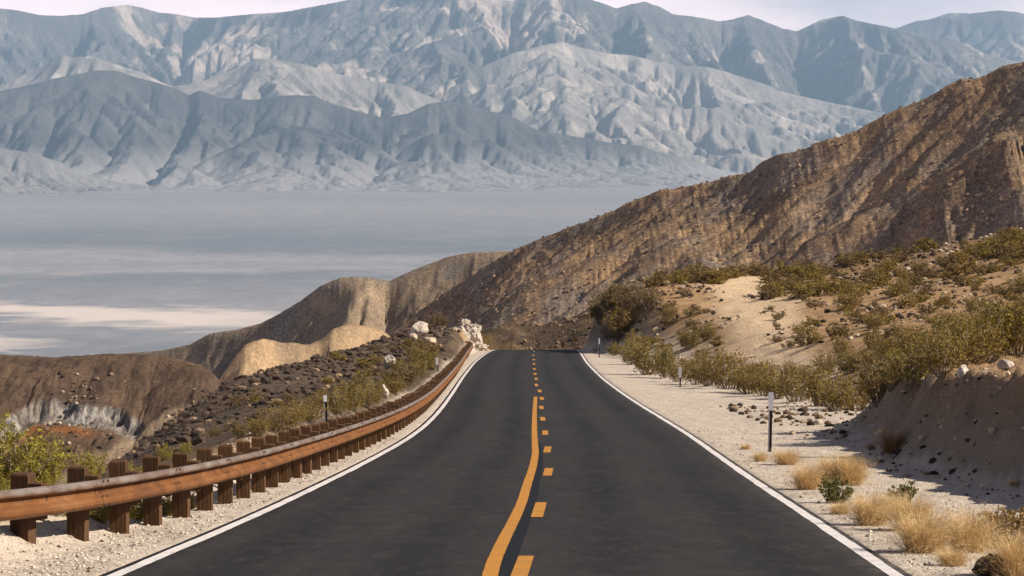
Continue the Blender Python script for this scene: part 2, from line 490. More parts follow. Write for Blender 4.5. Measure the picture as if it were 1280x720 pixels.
def sheet(name, crest, D, x0, x1, nc, front, back, nr, slope, unit, mat, conc=0.0, Lc=1.0, scale=10, strength=1.0, octv=4,
          seed=1, rim=0.2, wig=0.0, wigs=1.0, big=0.0, bigs=1.0, rnd=0.0, post=None, smoothc=0, fall=0.5, amp=0.55, bias=(0, 0), cell=0, iters=24, K=0.05, diff=0.03, fan=None):
    """a hillside whose crest line runs through the given image points at distance D(px)"""
    cx = np.array([a for a, b in crest], float); cy = np.array([b for a, b in crest], float)
    dref = float(D(np.array([0.5 * (x0 + x1)]))[0])
    px = np.linspace(x0, x1, nc)
    Xc = (px - 640) / FPX * dref
    yc = np.interp(px, cx, cy)
    if smoothc:
        k = np.hanning(2 * smoothc + 1); k /= k.sum(); yc = np.convolve(np.pad(yc, smoothc, 'edge'), k, 'valid')
    Dc = D(px) + wig * fbm(Xc / wigs, Xc * 0 + seed * 3.7, 3)
    # the column's own direction at its crest
    pxc = 640 + Xc / Dc * FPX
    yc = np.interp(pxc, px, yc)
    zc = ray(640, yc)[1] * Dc
    Ymin = Dc.min() - front; Ymax = Dc.max() + back
    def base(X, Y):
        dc = np.interp(X, Xc, Dc); z0 = np.interp(X, Xc, zc)
        t = dc - Y
        ta = np.sqrt(t * t + rnd * rnd) - rnd
        if fan:
            rise = np.maximum(z0 - fan[0], fan[2])
            S = rise * (1 - np.exp(-ta * slope / rise)) + fan[1] * ta
        else:
            S = slope * ((1 - conc) * ta + conc * Lc * (1 - np.exp(-ta / Lc)))
        H = z0 - S
        if big: H = H + big * (ridged(X / bigs + seed, Y / bigs - seed, 3)) * sstep(0, bigs * 0.8, np.abs(t)) * (1 if not fan else np.exp(-np.maximum(ta * slope / rise - 1.6, 0)))
        return H, t
    X, Y = np.meshgrid(Xc, np.linspace(Ymin, Ymax, nr))
    H, t = base(X, Y)
    m = 1.0
    carve = np.zeros_like(H); dr = np.zeros_like(H)
    if cell:
        gx = np.arange(Xc[0] - cell, Xc[-1] + 2 * cell, cell); gy = np.arange(Ymin - cell, Ymax + 2 * cell, cell)
        GX, GY = np.meshgrid(gx, gy); G0, Gt = base(GX, GY)
        G1 = G0 + 0.35 * cell * fbm(GX / (3 * cell), GY / (3 * cell), 2)
        G1, ar = rivers(G1, cell, iters, K, seed, diff=diff)
        keep = 0.12 + 0.88 * sstep(0, 7 * cell, np.abs(Gt))
        carve = regrid((G1 - G0) * keep, gx, gy, X, Y); dr = regrid(ar, gx, gy, X, Y)
        H = H + carve
        # keep the skyline where the photograph has it
        want = (zc / Dc); front_rows = Y > (Dc[None, :] - 14 * cell)
        got = np.where(front_rows, H / Y, -9).max(0)
        fix = (want - got) * Dc; kk = np.hanning(9); kk /= kk.sum(); fix = np.convolve(np.pad(fix, 4, 'edge'), kk, 'valid')
        H = H + fix[None, :] * np.exp(-(t / (12 * cell)) ** 2)
    H, lo, hi = erode(X, Y, H, scale, strength, octv, m, seed, fall, amp, bias, np.abs(t), rim)
    if cell: lo = 0.5 * lo + np.clip(0.9 - 0.42 * dr, -1.1, .9)
    fr = (Dc[None, :] - Y) / (Dc.max() - Dc.min() + front) * (Dc.max() - Dc.min() + front) / np.maximum(Dc[None, :] - Ymin, 1e-6)
    if front > 1000 and not fan: H = H - 900 * sstep(.78, 1.0, fr)
    if fan: H = H - 160 * sstep(.55, 1.0, fr + .10 * fbm(X / 900, Y / 2500, 3))
    at = {'lo': lo, 'hi': hi}
    if post: H, at2 = post(X, Y, H, t, lo, hi); at.update(at2)
    o = link(name, grid_mesh(name, X, Y, H, at), mat)
    tag(o, kind='structure')
    return o, X, Y, H

# ------------------------------------------------------------------ haze and valley
VZ = -690.0
def valley():
    px = np.linspace(-420, 1700, 200)
    Yv = np.concatenate([np.linspace(1000, 7000, 20), np.linspace(7600, 56000, 200)])
    A, Y = np.meshgrid((px - 640) / FPX, Yv)
    X = A * np.maximum(Y, 9000)
    Z = np.interp(Y, [1000, 7000, 8000], [-160, -682, VZ])
    Z = Z + sstep(20000, 30000, Y) * 30 * fbm(X / 2600, Y / 5000, 3)
    t = NT('valley_salt_and_gravel', 1.0, 0.05)
    p = t.pos()
    sep = t.n('ShaderNodeSeparateXYZ'); t.l(p, sep.inputs[0])
    wob = t.math('ADD', t.rng(t.noise(p, 0.00045, 4, 0.6), 0.2, 0.8, -900, 900), t.rng(t.noise(p, 0.0022, 4, 0.6), 0.2, 0.8, -330, 330))
    yy = t.math('ADD', t.math('ADD', sep.outputs['Y'], wob), t.math('MULTIPLY', sep.outputs['X'], 0.20))
    g = (0.225, 0.226, 0.248); d = (0.172, 0.182, 0.206); l = (0.325, 0.305, 0.312); s = (0.62, 0.535, 0.485); m = (0.262, 0.256, 0.274); fn = (0.31, 0.29, 0.295)
    def Yrow(r): return VZ / ray(640, r)[1]
    rows = [(448,g),(432,d),(421,m),(415,g),(409,g),(404,m),(390,m),(383,m),(372,g),(362,g),(352,d),(346,l),(338,m),(327,l),(320,m),(313,d),(300,d),(288,g),(275,m),(262,fn),(250,m),(238,fn),(225,fn)]
    y0, y1 = 8000.0, 34000.0
    st = [(min(1, max(0, (float(Yrow(r)) - y0) / (y1 - y0))), c) for r, c in rows]
    c = t.ramp(t.rng(yy, y0, y1), st)
    c = t.mix(t.rng(t.noise(p, 0.0035, 6, 0.7), 0.45, 0.68, 0, 0.40), c, d)
    c = t.mix(t.rng(t.noise(p, 0.0013, 5, 0.65), 0.52, 0.66, 0, 0.3), c, l)
    c = t.mix(t.rng(t.noise(p, 0.02, 3, 0.7), 0.60, 0.72, 0, 0.35), c, d)
    fine_ = t.noise(t.pos((1.0, .45, 1.0)), 0.011, 7, 0.8)
    c = t.mix(t.rng(fine_, 0.5, 0.62, 0, 0.55), c, d)
    c = t.mix(t.rng(fine_, 0.46, 0.36, 0, 0.45), c, l)
    sy = t.math('ADD', yy, t.math('MULTIPLY', sep.outputs['X'], 0.30))
    ya, yb = float(Yrow(407)) - 650, float(Yrow(388)) - 650
    band = t.math('MULTIPLY', t.rng(sy, ya, ya + 260), t.rng(sy, yb + 200, yb - 60))
    band = t.math('MULTIPLY', band, t.rng(t.math('ADD', sep.outputs['X'], t.math('MULTIPLY', wob, .6)), -250, -1000))
    c = t.mix(t.math('MULTIPLY', band, 0.95), c, s)
    yc = float(Yrow(425)) - 650
    b2 = t.math('MULTIPLY', t.rng(sy, yc - 90, yc), t.rng(sy, yc + 190, yc + 60)); b2 = t.math('MULTIPLY', b2, t.rng(sep.outputs['X'], -1250, -1600))
    c = t.mix(t.math('MULTIPLY', b2, 0.9), c, s)
    o = link('valley_floor', grid_mesh('valley_floor', X, Y, Z), t.col(c))
    tag(o, kind='structure')

# ------------------------------------------------------------------ far ranges
M_far = rock_mat('far_pale_rock', (0.30,0.265,0.24), (0.10,0.098,0.097), (0.80,0.645,0.56), 40, 0.9, 0.7, 1.5, 1.0, patch=.9)
M_mid = rock_mat('foothill_rock', (0.40,0.345,0.31), (0.19,0.175,0.165), (0.74,0.63,0.55), 40, 0.8, 0.55, 0.7, 0.8, patch=.6)
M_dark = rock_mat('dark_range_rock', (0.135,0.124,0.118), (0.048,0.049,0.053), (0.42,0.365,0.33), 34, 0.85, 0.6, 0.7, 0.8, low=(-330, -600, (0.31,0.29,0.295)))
M_bad = rock_mat('badland_clay', (0.33,0.305,0.305), (0.18,0.175,0.18), (0.50,0.44,0.41), 25, 0.7, 0.6, 0.9, 1.0)
def far_ranges():
    cst = lambda d: (lambda px: np.full(np.shape(px), float(d)))
    sky_r = [(-200,14),(-60,8),(0,10.5),(25,13),(52,19),(75,20),(105,18),(130,10),(160,6),(180,10),(200,16),(225,18),(245,22),(275,22),(300,19),(320,17.5),
             (357,15),(395,8),(432,1),(470,-8),(520,-14),(560,-12),(600,-6),(627,0),(641,1),(655,-3),(690,-8),(735,-1),(755,5),(770,11),(785,6),(805,2),(825,9),
             (840,18),(860,20),(880,23),(898,27),(915,24),(935,19),(960,29),(977,36),(995,39),(1010,32),(1025,25),(1052,19.5),(1070,26),(1100,32),(1120,36),
             (1145,42),(1185,49),(1210,57),(1225,65),(1260,75),(1300,82),(1500,110)]
    back_r = [(900,60),(1060,48),(1110,38),(1120,35),(1145,26),(1157,25),(1185,16),(1210,17),(1247,13),(1267,15),(1280,18),(1340,24),(1500,20)]
    foot = [(430,150),(500,130),(540,118),(570,104),(600,85),(640,67),(677,57),(702,52),(727,60),(760,67),(790,69),(820,77),(845,82),(885,84),(910,91),(960,107),
            (970,113),(1035,128),(1095,140),(1150,155),(1250,178),(1500,190)]
    f3 = [(-200,128),(0,110),(37,90),(60,80),(80,68),(90,72),(105,71),(140,78),(175,90),(215,108),(245,104),(270,96),(300,84),(320,73),(345,75),(380,80),(420,92),(470,102),(505,107),(545,124),(575,136),(620,155),(700,180)]
    dk = [(-200,125),(-60,120),(0,114),(40,106),(75,97),(95,93),(122,88),(150,89),(165,95),(200,104),(225,113),(237,119),(250,113),(262,117),(275,122),(300,124),(320,125),(345,120),
          (370,119),(395,120),(415,130),(440,137),(460,142),(480,147),(510,142),(535,130),(555,127),(585,128),(602,137),(640,145),(665,160),(690,166),(715,170),(765,179),(800,182),
          (825,191),(862,199),(900,212),(925,217),(980,226),(1100,235),(1500,240)]
    bad = [(-300,188),(-120,180),(0,185),(40,191),(75,203),(110,220),(150,228),(220,236),(400,250)]
    def fp(L, A):
        def post(X, Y, H, t, lo, hi):
            wx = X + 0.35 * L * fbm(X / L, Y / L + 9, 3); wy = Y + 0.35 * L * fbm(X / L + 5, Y / L, 3)
            return H + A * ridged(wx / (0.55 * L), wy / (0.55 * L), 5, 0.62) * (0.14 + 0.86 * sstep(0, .55 * L, np.abs(t))), {}
        return post
    sheet('far_mountain_range', back_r, cst(54000), 860, 1500, 330, 5500, 1200, 100, .34, 40, M_far, 0.2, 3000, 500, 14, 3, 21, 0.1, 1500, 4000, 250, 3600, 40, fp(500, 40), 0, 0.5, 0.55, cell=75, iters=22, K=.13, diff=.012)
    sheet('mountain_range', sky_r, cst(44000), -190, 1470, 1000, 6200, 1500, 210, .33, 40, M_far, 0.2, 3000, 420, 13, 3, 3, 0.1, 2200, 4600, 420, 3800, 40, fp(420, 48), 0, 0.5, 0.6, cell=52, iters=26, K=.14, diff=.012)
    sheet('pale_foothills', foot, cst(38500), 420, 1470, 640, 6200, 1500, 190, .26, 40, M_mid, 0.35, 2000, 380, 10, 3, 5, 0.1, 2200, 3600, 330, 2900, 60, fp(380, 30), 0, 0.5, 0.6, cell=52, iters=22, K=.13, diff=.012)
    sheet('pale_foothills', f3, cst(35500), -190, 700, 540, 4200, 1000, 130, .27, 40, M_mid, 0.3, 2000, 340, 8, 3, 8, 0.1, 1500, 2800, 190, 2300, 60, fp(340, 20), 0, 0.5, 0.6, cell=52, iters=20, K=.12, diff=.012)
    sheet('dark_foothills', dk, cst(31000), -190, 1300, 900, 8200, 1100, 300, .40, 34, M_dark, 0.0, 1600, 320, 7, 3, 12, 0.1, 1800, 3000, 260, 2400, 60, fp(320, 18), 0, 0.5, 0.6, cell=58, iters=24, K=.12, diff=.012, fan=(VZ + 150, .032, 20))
    sheet('badlands', bad, cst(26500), -190, 330, 330, 4200, 500, 150, .22, 25, M_bad, 0.0, 900, 200, 5, 3, 15, 0.2, 700, 1200, 60, 700, 30, fp(200, 12), 0, 0.5, 0.6, cell=30, iters=20, K=.16, diff=.01, fan=(VZ + 70, .03, 15))

def haze_box():
    t = NT('haze_air')
    t.t.nodes.remove(t.b)
    out = [n for n in t.t.nodes if n.type == 'OUTPUT_MATERIAL'][0]
    v = t.n('ShaderNodeVolumePrincipled')
    v.inputs['Color'].default_value = HAZE_COLOR
    v.inputs['Density'].default_value = HAZE_DENSITY
    v.inputs['Anisotropy'].default_value = 0.0
    t.l(v.outputs['Volume'], out.inputs['Volume'])
    b = MB(); b.box(-17000, 17000, -400, 59000, VZ - 6000, 3200)
    o = link('haze', b.mesh('haze'), t.m)
    tag(o, 'pale blue haze filling the desert air', 'haze', kind='stuff')

valley()
far_ranges()
haze_box()

# ------------------------------------------------------------------ middle-distance hills
M_ridge = rock_mat('ridge_brown_rock', (0.345,0.218,0.118), (0.085,0.063,0.050), (0.58,0.395,0.23), 1.5, 0.95, 0.75, 0.6, 1.0, red=(0.195,0.165,0.145), speck=.6)
M_low = rock_mat('ridge_tan_earth', (0.34,0.245,0.155), (0.115,0.090,0.070), (0.50,0.38,0.26), 1.5, 0.7, 0.5, 0.4, 1.0, red=(0.21,0.185,0.165), speck=.65)
M_tan = rock_mat('tan_knoll_earth', (0.42,0.285,0.160), (0.14,0.105,0.075), (0.56,0.42,0.28), 1.0, 0.6, 0.4, 0.35, 1.0, speck=.4)
M_brush = rock_mat('dark_rubble_slope', (0.120,0.082,0.056), (0.030,0.024,0.020), (0.34,0.24,0.155), 0.8, 0.5, 0.6, 0.5, 1.0, red=(0.19,0.125,0.06))

def lin(*pts):
    xs = [p[0] for p in pts]; ys = [p[1] for p in pts]
    return lambda px: np.interp(px, xs, ys)

ridge_crest = [(330,520),(430,455),(480,418),(505,400),(530,385),(560,365),(600,338),(642,314),(665,304),(685,296),(710,286),(735,277),(760,267),(785,255),(800,249),(825,239),(850,235),(887,229),(910,221),
               (935,217),(950,206),(970,194),(997,190),(1035,175),(1070,165),(1100,147),(1122,137),(1160,121),(1185,107),(1200,100),(1222,99),(1247,85),(1280,76),(1330,62),(1450,40)]
low_crest = [(-60,452),(100,446),(200,438),(212,436),(237,430),(262,417),(300,411),(325,404),(350,391),(375,376),(400,357),(425,347),(440,346),(462,347),(487,351),(520,336),(560,321),(592,315),(635,314),(680,322),(760,345),(900,400)]
knoll_crest = [(240,520),(270,478),(287,455),(305,432),(325,424),(350,429),(385,430),(400,425),(415,412),(435,406),(460,408),(482,417),(500,430),(530,450),(600,480)]
strip_crest = [(540,436),(585,420),(610,410),(640,405),(670,407),(700,404),(720,398),(760,388),(820,380)]

def ridge_post(X, Y, H, t, lo, hi):
    al = 0.66 * X + 0.75 * Y; ac = -0.75 * X + 0.66 * Y          # down-slope and across-slope
    wv = 16 * fbm(X / 70, Y / 70, 3)
    spur = fbm((ac + wv) / 42, al / 170 + 2, 2)
    rib = np.clip(ridged((ac + wv) / 26, al / 130 + 7, 4, 0.6) - 0.05, -.3, 1)
    rib2 = ridged((ac + wv * .6) / 9.0, al / 40 + 3, 3)
    H = H + (6.0 * spur * sstep(0, 60, t) + 1.0 * rib + 0.35 * rib2) * sstep(0, 30, t) + 0.6 * ridged(X / 8, Y / 8, 4, 0.62) + 0.3 * ridged(X / 2.6, Y / 4.5, 3, .6) * (0.4 + 1.2 * sstep(-.1, .4, fbm(X / 30 + 8, Y / 30, 3)))
    st = fbm((ac + wv) / 11, al / 160, 4); n2 = fbm(X / 60 + 4, Y / 60, 3)
    return H, {'lo': 0.8 * lo + 0.9 * n2 + 0.3 * st, 'hi': 0.4 * hi + 0.7 * rib + .3 * rib2}
o_ridge, RX, RY, RH = sheet('brown_ridge', ridge_crest, lin((300,1130),(640,1070),(1280,975),(1450,945)), 330, 1450, 1000, 270, 60, 260, .40, 1.5, M_ridge,
      0.05, 120, 14, 0.8, 4, 31, 0.10, 30, 120, 27, 165, 4, ridge_post, 1, 0.52, 0.55, (0.8, 0.2), cell=1.9, iters=20, K=.035, diff=.05)
def low_post(X, Y, H, t, lo, hi):
    return H + 0.8 * ridged(X / 12, Y / 12, 4) * sstep(0, 20, t), {}
sheet('tan_ridge', low_crest, lin((-60,1400),(900,1240)), -60, 900, 520, 260, 60, 150, .40, 1.5, M_low, 0.1, 120, 20, 0.8, 4, 41, 0.1, 45, 120, 9, 110, 4, low_post, cell=2.6, iters=20, K=.09)
def knoll_post(X, Y, H, t, lo, hi): return H + 0.35 * ridged(X / 6, Y / 6, 4), {}
sheet('tan_knoll', knoll_crest, lin((200,560),(600,640)), 240, 600, 260, 60, 30, 90, .50, 1.0, M_tan, 0.0, 50, 8, 0.2, 4, 51, 0.15, 10, 40, 1.0, 40, 2, knoll_post, cell=.9, iters=14, K=.06)
def strip_post(X, Y, H, t, lo, hi): return H + 0.5 * fbm(X / 3, Y / 3, 4), {}
o_strip, SX, SY, SH = sheet('rubble_slope', strip_crest, lin((500,365),(820,375)), 540, 820, 160, 34, 25, 60, .34, 0.8, M_brush, 0.0, 50, 9, 0.15, 3, 55, 0.3, 2, 20, 0.3, 12, 2, strip_post)

# brown mesa left of the road, with an eroded ledge of white ash over rusty beds
mesa_crest = [(-260,452),(-100,446),(0,444),(30,445),(60,447),(110,444),(150,443),(190,443),(215,447),(232,452),(250,459),(264,468),(276,482),(300,520),(340,590),(420,700)]
def mesa_post(X, Y, H, t, lo, hi):
    pxx = 640 + X / Y * FPX
    # ledge line given as image rows on the slope
    rowl = np.interp(pxx, [-260,-60,0,20,40,80,110,135,170,200,240], [540,536,532,520,508,507,512,512,528,536,560])
    row = 360 - FPX * np.tan(np.arctan2(H, Y) + TH)
    d = row - rowl + 2.5 * fbm(X / 2.2, Y / 5, 3)             # >0 below the ledge
    on = sstep(-300, -40, pxx) * (1 - sstep(160, 185, pxx))
    H = H + 0.35 * fbm(X / 2.0, Y / 2.0, 4) - on * 0.9 * sstep(-1.0, 8, d) * (1 - sstep(10, 30, d)) + on * 0.35 * np.exp(-((d + 5) / 6) ** 2)
    cut = on * sstep(-4, 0, d) * (1 - sstep(16, 27, d)) * (0.55 + 0.45 * sstep(-.3, .4, fbm(X / 5, Y / 9, 3)))
    rust = on * np.exp(-((d - 28 + 4 * vnoise(X / 3, Y / 3)) / 7) ** 2) * sstep(5, 30, pxx) * (1 - sstep(100, 130, pxx))
    wash = sstep(0, 18, (pxx - 200) * .6 - (row - 512) * -1.05 - 2) * (1 - sstep(18, 45, (pxx - 200) * .6 + (row - 512) * 1.05)) * sstep(500, 514, row)
    return H, {'cut': cut, 'rust': rust, 'wash': wash}
def mesa_mat():
    t = NT('mesa_brown_rubble', 1.0, 0.05)
    p = t.pos()
    mid = t.noise(p, 0.16, 5, 0.6); fin = t.noise(p, 1.1, 6, 0.72); tiny = t.noise(p, 3.0, 4, 0.7)
    c = t.mix(t.rng(mid, 0.35, 0.65), (0.150,0.098,0.066), (0.090,0.060,0.044))
    c = t.mix(t.rng(fin, 0.52, 0.70, 0, 0.8), c, (0.022,0.018,0.016))
    c = t.mix(t.rng(tiny, 0.62, 0.74, 0, 0.7), c, (0.36,0.27,0.19))
    ps = t.pos((0.9, 0.4, 0.25))
    ash = t.mix(t.rng(t.noise(ps, 0.9, 5, 0.7), 0.42, 0.60), (0.105,0.100,0.096), (0.46,0.42,0.37))
    c = t.mix(t.attr('cut'), c, ash)
    c = t.mix(t.math('MULTIPLY', t.attr('rust'), 0.9), c, (0.26,0.105,0.035))
    c = t.mix(t.math('MULTIPLY', t.attr('wash'), 0.85), c, t.mix(fin, (0.26,0.19,0.13), (0.40,0.30,0.20)))
    t.bump(t.math('ADD', fin, t.math('MULTIPLY', tiny, 0.4)), 0.45)
    return t.col(c)
o_mesa, BX, BY, BH = sheet('brown_mesa', mesa_crest, lin((-260,470),(200,470),(420,440)), -200, 420, 430, 75, 20, 170, .36, 1.0, mesa_mat(), 0.0, 50, 10, 0.2, 4, 61, 0.3, 4, 40, 1.2, 25, 6, mesa_post, cell=.8, iters=8, K=.018)

# ------------------------------------------------------------------ near ground
def ground():
    v = np.concatenate([np.linspace(-25, 14, 40), np.geomspace(14.5, 440, 430)])
    u = np.linspace(-1, 1, 470); u = np.sign(u) * np.abs(u) ** 1.35
    U, Y = np.meshgrid(u, v)
    X = U * (24 + 0.33 * np.maximum(Y, 0)) + road_x(Y)
    Z = ground_z(X, Y)
    s, tr, tl = ground_parts(X, Y)
    shoulder = (1 - sstep(0.15, 0.9, tr)) * (1 - sstep(0.25, 1.0, tl))
    rocky = sstep(0.1, 0.6, tl) * sstep(50, 70, Y + 4 * vnoise(X, Y * .3)) * (1 - 0.85 * sstep(232, 245, Y))
    PX = 640 + X / np.maximum(Y, 1) * FPX
    PYr = 360 - FPX * np.tan(np.arctan2(Z, np.maximum(Y, 1)) + TH)
    # bare sand fan up the slope right of the road
    cx = np.interp(Y, [120, 165, 200, 235, 265, 300], [14.0, 14.5, 16.6, 18.5, 20.8, 23.5]); hw = np.interp(Y, [120, 165, 200, 235, 265, 300], [0.8, 1.8, 2.8, 3.0, 2.4, 1.7])
    sand = np.exp(-(np.abs(X - cx + 1.2 * fbm(X / 3, Y / 12, 3)) / hw) ** 4) * sstep(115, 160, Y) * (1 - sstep(285, 300, Y))
    brushy = tr * sstep(225, 270, Y) * sstep(10, 24, s) * (1 - sand)
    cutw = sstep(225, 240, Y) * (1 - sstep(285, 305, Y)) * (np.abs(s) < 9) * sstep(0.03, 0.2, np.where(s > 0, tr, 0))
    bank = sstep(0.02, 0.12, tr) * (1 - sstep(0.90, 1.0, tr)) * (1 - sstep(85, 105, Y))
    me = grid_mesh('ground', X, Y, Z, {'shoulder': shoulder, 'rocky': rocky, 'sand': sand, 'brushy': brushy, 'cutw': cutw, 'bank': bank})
    t = NT('desert_ground', 1.0, 0.08)
    p = t.pos()
    big = t.noise(p, 0.12, 4, 0.6); mid = t.noise(p, 0.8, 5, 0.65, 0.3); fin = t.noise(p, 5.0, 5, 0.7); tiny = t.noise(p, 22.0, 3, 0.7)
    vor = t.vor(p, 14.0)
    earth = t.mix(t.rng(mid, 0.32, 0.66), (0.29,0.175,0.086), (0.47,0.305,0.165))
    earth = t.mix(t.rng(fin, 0.52, 0.68, 0, 0.7), earth, (0.15,0.095,0.055))
    earth = t.mix(t.math('MULTIPLY', t.attr('brushy'), t.rng(mid, 0.35, 0.6, 0.3, 0.85)), earth, (0.20,0.125,0.070))
    sand = t.mix(t.rng(mid, 0.35, 0.65), (0.60,0.43,0.27), (0.68,0.51,0.335))
    sand = t.mix(t.rng(fin, 0.52, 0.66, 0, 0.6), sand, (0.36,0.24,0.14))
    c = t.mix(t.attr('sand'), earth, sand)
    grav = t.mix(t.rng(mid, 0.35, 0.65), (0.59,0.505,0.42), (0.73,0.64,0.545))
    grav = t.mix(t.rng(t.math('MULTIPLY', vor, 14.0), 0.9, 2.0, 0, 0.35), grav, (0.30,0.235,0.18))
    grav = t.mix(t.rng(tiny, 0.55, 0.70, 0, 0.55), grav, (0.27,0.215,0.165))
    grav = t.mix(t.rng(big, 0.55, 0.7, 0, 0.35), grav, (0.55,0.42,0.29))
    c = t.mix(t.attr('shoulder'), c, grav)
    rk = t.mix(t.rng(mid, 0.36, 0.64), (0.060,0.044,0.034), (0.150,0.105,0.070))
    rk = t.mix(t.rng(fin, 0.58, 0.72, 0, 0.75), rk, (0.36,0.26,0.17))
    c = t.mix(t.attr('rocky'), c, rk)
    c = t.mix(t.math('MULTIPLY', t.attr('cutw'), 0.8), c, (0.11,0.085,0.065))  # dark colour on the right cut wall paints in its shade
    c = t.mix(t.math('MULTIPLY', t.attr('bank'), 0.75), c, t.mix(fin, (0.13,0.095,0.068), (0.25,0.185,0.13)))  # bank face coloured darker than its gravel, with some shade put into it
    h = t.math('ADD', t.math('MULTIPLY', mid, 1.0), t.math('ADD', t.math('MULTIPLY', fin, 0.35), t.math('MULTIPLY', tiny, 0.10)))
    t.bump(h, 0.28)
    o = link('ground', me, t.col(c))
    tag(o, kind='structure')
    return o
ground()

# ------------------------------------------------------------------ road with its painted lines
def ribbon(name, Ys, x0f, x1f, lift, mat, parent=None, ncol=2, skirt=0.0, attrs=False):
    Ys = np.asarray(Ys, float); k = np.linspace(0, 1, ncol)
    X = x0f(Ys)[:, None] * (1 - k) + x1f(Ys)[:, None] * k
    Y = np.repeat(Ys[:, None], ncol, 1)
    Z = np.repeat((road_z(Ys) + lift)[:, None], ncol, 1)
    if skirt:
        X = np.hstack([X[:, :1] - .04, X, X[:, -1:] + .04]); Y = np.hstack([Y[:, :1], Y, Y[:, -1:]]); Z = np.hstack([Z[:, :1] - skirt, Z, Z[:, -1:] - skirt])
    at = {'lat': X - road_x(Y)} if attrs else None
    o = link(name, grid_mesh(name, X, Y, Z, at), mat, parent)
    return o

def asphalt_mat():
    t = NT('asphalt', 0.88, 0.16)
    p = t.pos(); ps = t.pos((1.0, 0.05, 1.0))
    lat = t.attr('lat')
    al = t.math('ABSOLUTE', lat)
    # polished wheel paths of each lane
    wp = t.math('ABSOLUTE', t.math('SUBTRACT', t.math('ABSOLUTE', t.math('SUBTRACT', al, 1.85)), 0.85))
    wp = t.rng(wp, 0.1, 0.55, 1, 0)
    st = t.noise(ps, 1.6, 4, 0.6); bl = t.noise(p, 0.25, 4, 0.6); fin = t.noise(p, 60.0, 3, 0.8)
    agg = t.vor(p, 75.0)
    c = t.mix(t.rng(st, 0.3, 0.7), (0.020,0.018,0.0172), (0.034,0.0305,0.0285))
    c = t.mix(t.math('MULTIPLY', t.math('MULTIPLY', wp, 0.9), t.rng(t.noise(t.pos((.6, .03, 1)), 1.0, 3, .6), .25, .6, .35, 1)), c, (0.0115,0.0108,0.011))
    c = t.mix(t.rng(bl, 0.5, 0.75, 0, 0.55), c, (0.034,0.0285,0.026))
    mot = t.noise(t.pos((1.0, 0.22, 1.0)), 5.0, 5, 0.7)
    c = t.mix(t.rng(mot, 0.52, 0.68, 0, 0.7), c, (0.050,0.041,0.036))
    c = t.mix(t.rng(mot, 0.46, 0.32, 0, 0.6), c, (0.0115,0.011,0.011))
    c = t.mix(t.rng(fin, 0.58, 0.74, 0, 0.5), c, (0.085,0.078,0.072))
    c = t.mix(t.rng(fin, 0.42, 0.25, 0, 0.5), c, (0.020,0.019,0.019))
    c = t.mix(t.math('MULTIPLY', t.rng(al, 3.3, 3.85), t.rng(t.noise(p, 3, 3), .45, .7, 0, .6)), c, (0.17,0.145,0.12))
    t.val(t.b.inputs['Roughness'], t.rng(st, 0.3, 0.7, 0.72, 0.88))
    t.bump(fin, 0.008)
    return t.col(c)
def paint_mat(name, a, wear, dirt):
    t = NT(name, 0.7, 0.25)
    p = t.pos(); f = t.noise(p, 30, 4, 0.75); m = t.noise(p, 2.0, 4, 0.65)
    c = t.mix(t.rng(m, 0.35, 0.7, 0, 0.35), a, dirt)
    c = t.mix(t.rng(t.math('ADD', f, t.math('MULTIPLY', m, 0.3)), 0.70, 0.82, 0, wear), c, (0.09,0.08,0.07))
    t.bump(f, 0.004)
    return t.col(c)
M_asph = asphalt_mat()
M_white = paint_mat('white_line_paint', (0.70,0.655,0.64), 0.85, (0.48,0.43,0.40))
M_yellow = paint_mat('yellow_line_paint', (0.47,0.205,0.024), 0.9, (0.35,0.15,0.02))
M_tar = simple('black_line_cover', (0.008, 0.0085, 0.010), 0.3, 20, 0.8)
rY = np.concatenate([np.linspace(-24, 20, 30), np.linspace(21, 330, 500)])
road = ribbon('road', rY, lambda y: road_x(y) - 3.79, lambda y: road_x(y) + 3.79, 0.0, M_asph, None, 17, 0.09, True)
tag(road, kind='structure')
lY = np.concatenate([np.linspace(-24, 20, 30), np.linspace(21, 325, 1500)])
for sgn in (-1, 1):
    j = lambda y, a: 0.008 * vnoise(y * 0.8 + 30 * sgn, y * 0 + a) + 0.004 * vnoise(y * 2.3 + 7 * sgn, y * 0 + a)
    ribbon('edge_line', lY, lambda y: road_x(y) + sgn * 3.64 - .07 + j(y, 1), lambda y: road_x(y) + sgn * 3.64 + .07 + j(y, 5), 0.005, M_white, road)
cl = [road_pt(x, y) for x, y in ((611,720),(621,692),(640,655),(652,630),(660,602),(666,585),(669.5,566),(668,545),(668,524),(668.5,510),(669.5,496))]
clX = np.array([c[0] for c in cl]); clY = np.array([c[1] for c in cl])
clX = np.concatenate([[-.30, -.22], clX]); clY = np.concatenate([[6, 16], clY])
cf = lambda y: np.interp(y, clY, clX)
_q = np.linspace(6, clY[-1], 1600); _cs = np.convolve(np.pad(cf(_q), 60, 'edge'), np.hanning(121) / np.hanning(121).sum(), 'valid')
cf2 = lambda y: np.interp(y, _q, _cs)
ribbon('centre_line', _q, lambda y: cf2(y) - .075 + 0.004 * vnoise(y * 3.1, y * 0) + .003 * vnoise(y * 11, y * 0 + 4), lambda y: cf2(y) + .075 + 0.004 * vnoise(y * 2.7, y * 0 + 9) + .003 * vnoise(y * 13, y * 0 + 2), 0.006, M_yellow, road)
_q2 = np.linspace(6, 72, 240)
ribbon('line_cover', _q2, lambda y: cf2(y) + .085, lambda y: cf2(y) + .085 + np.interp(y, [6, 32, 60, 72], [.12, .14, .10, .05]), 0.004, M_tar, road)
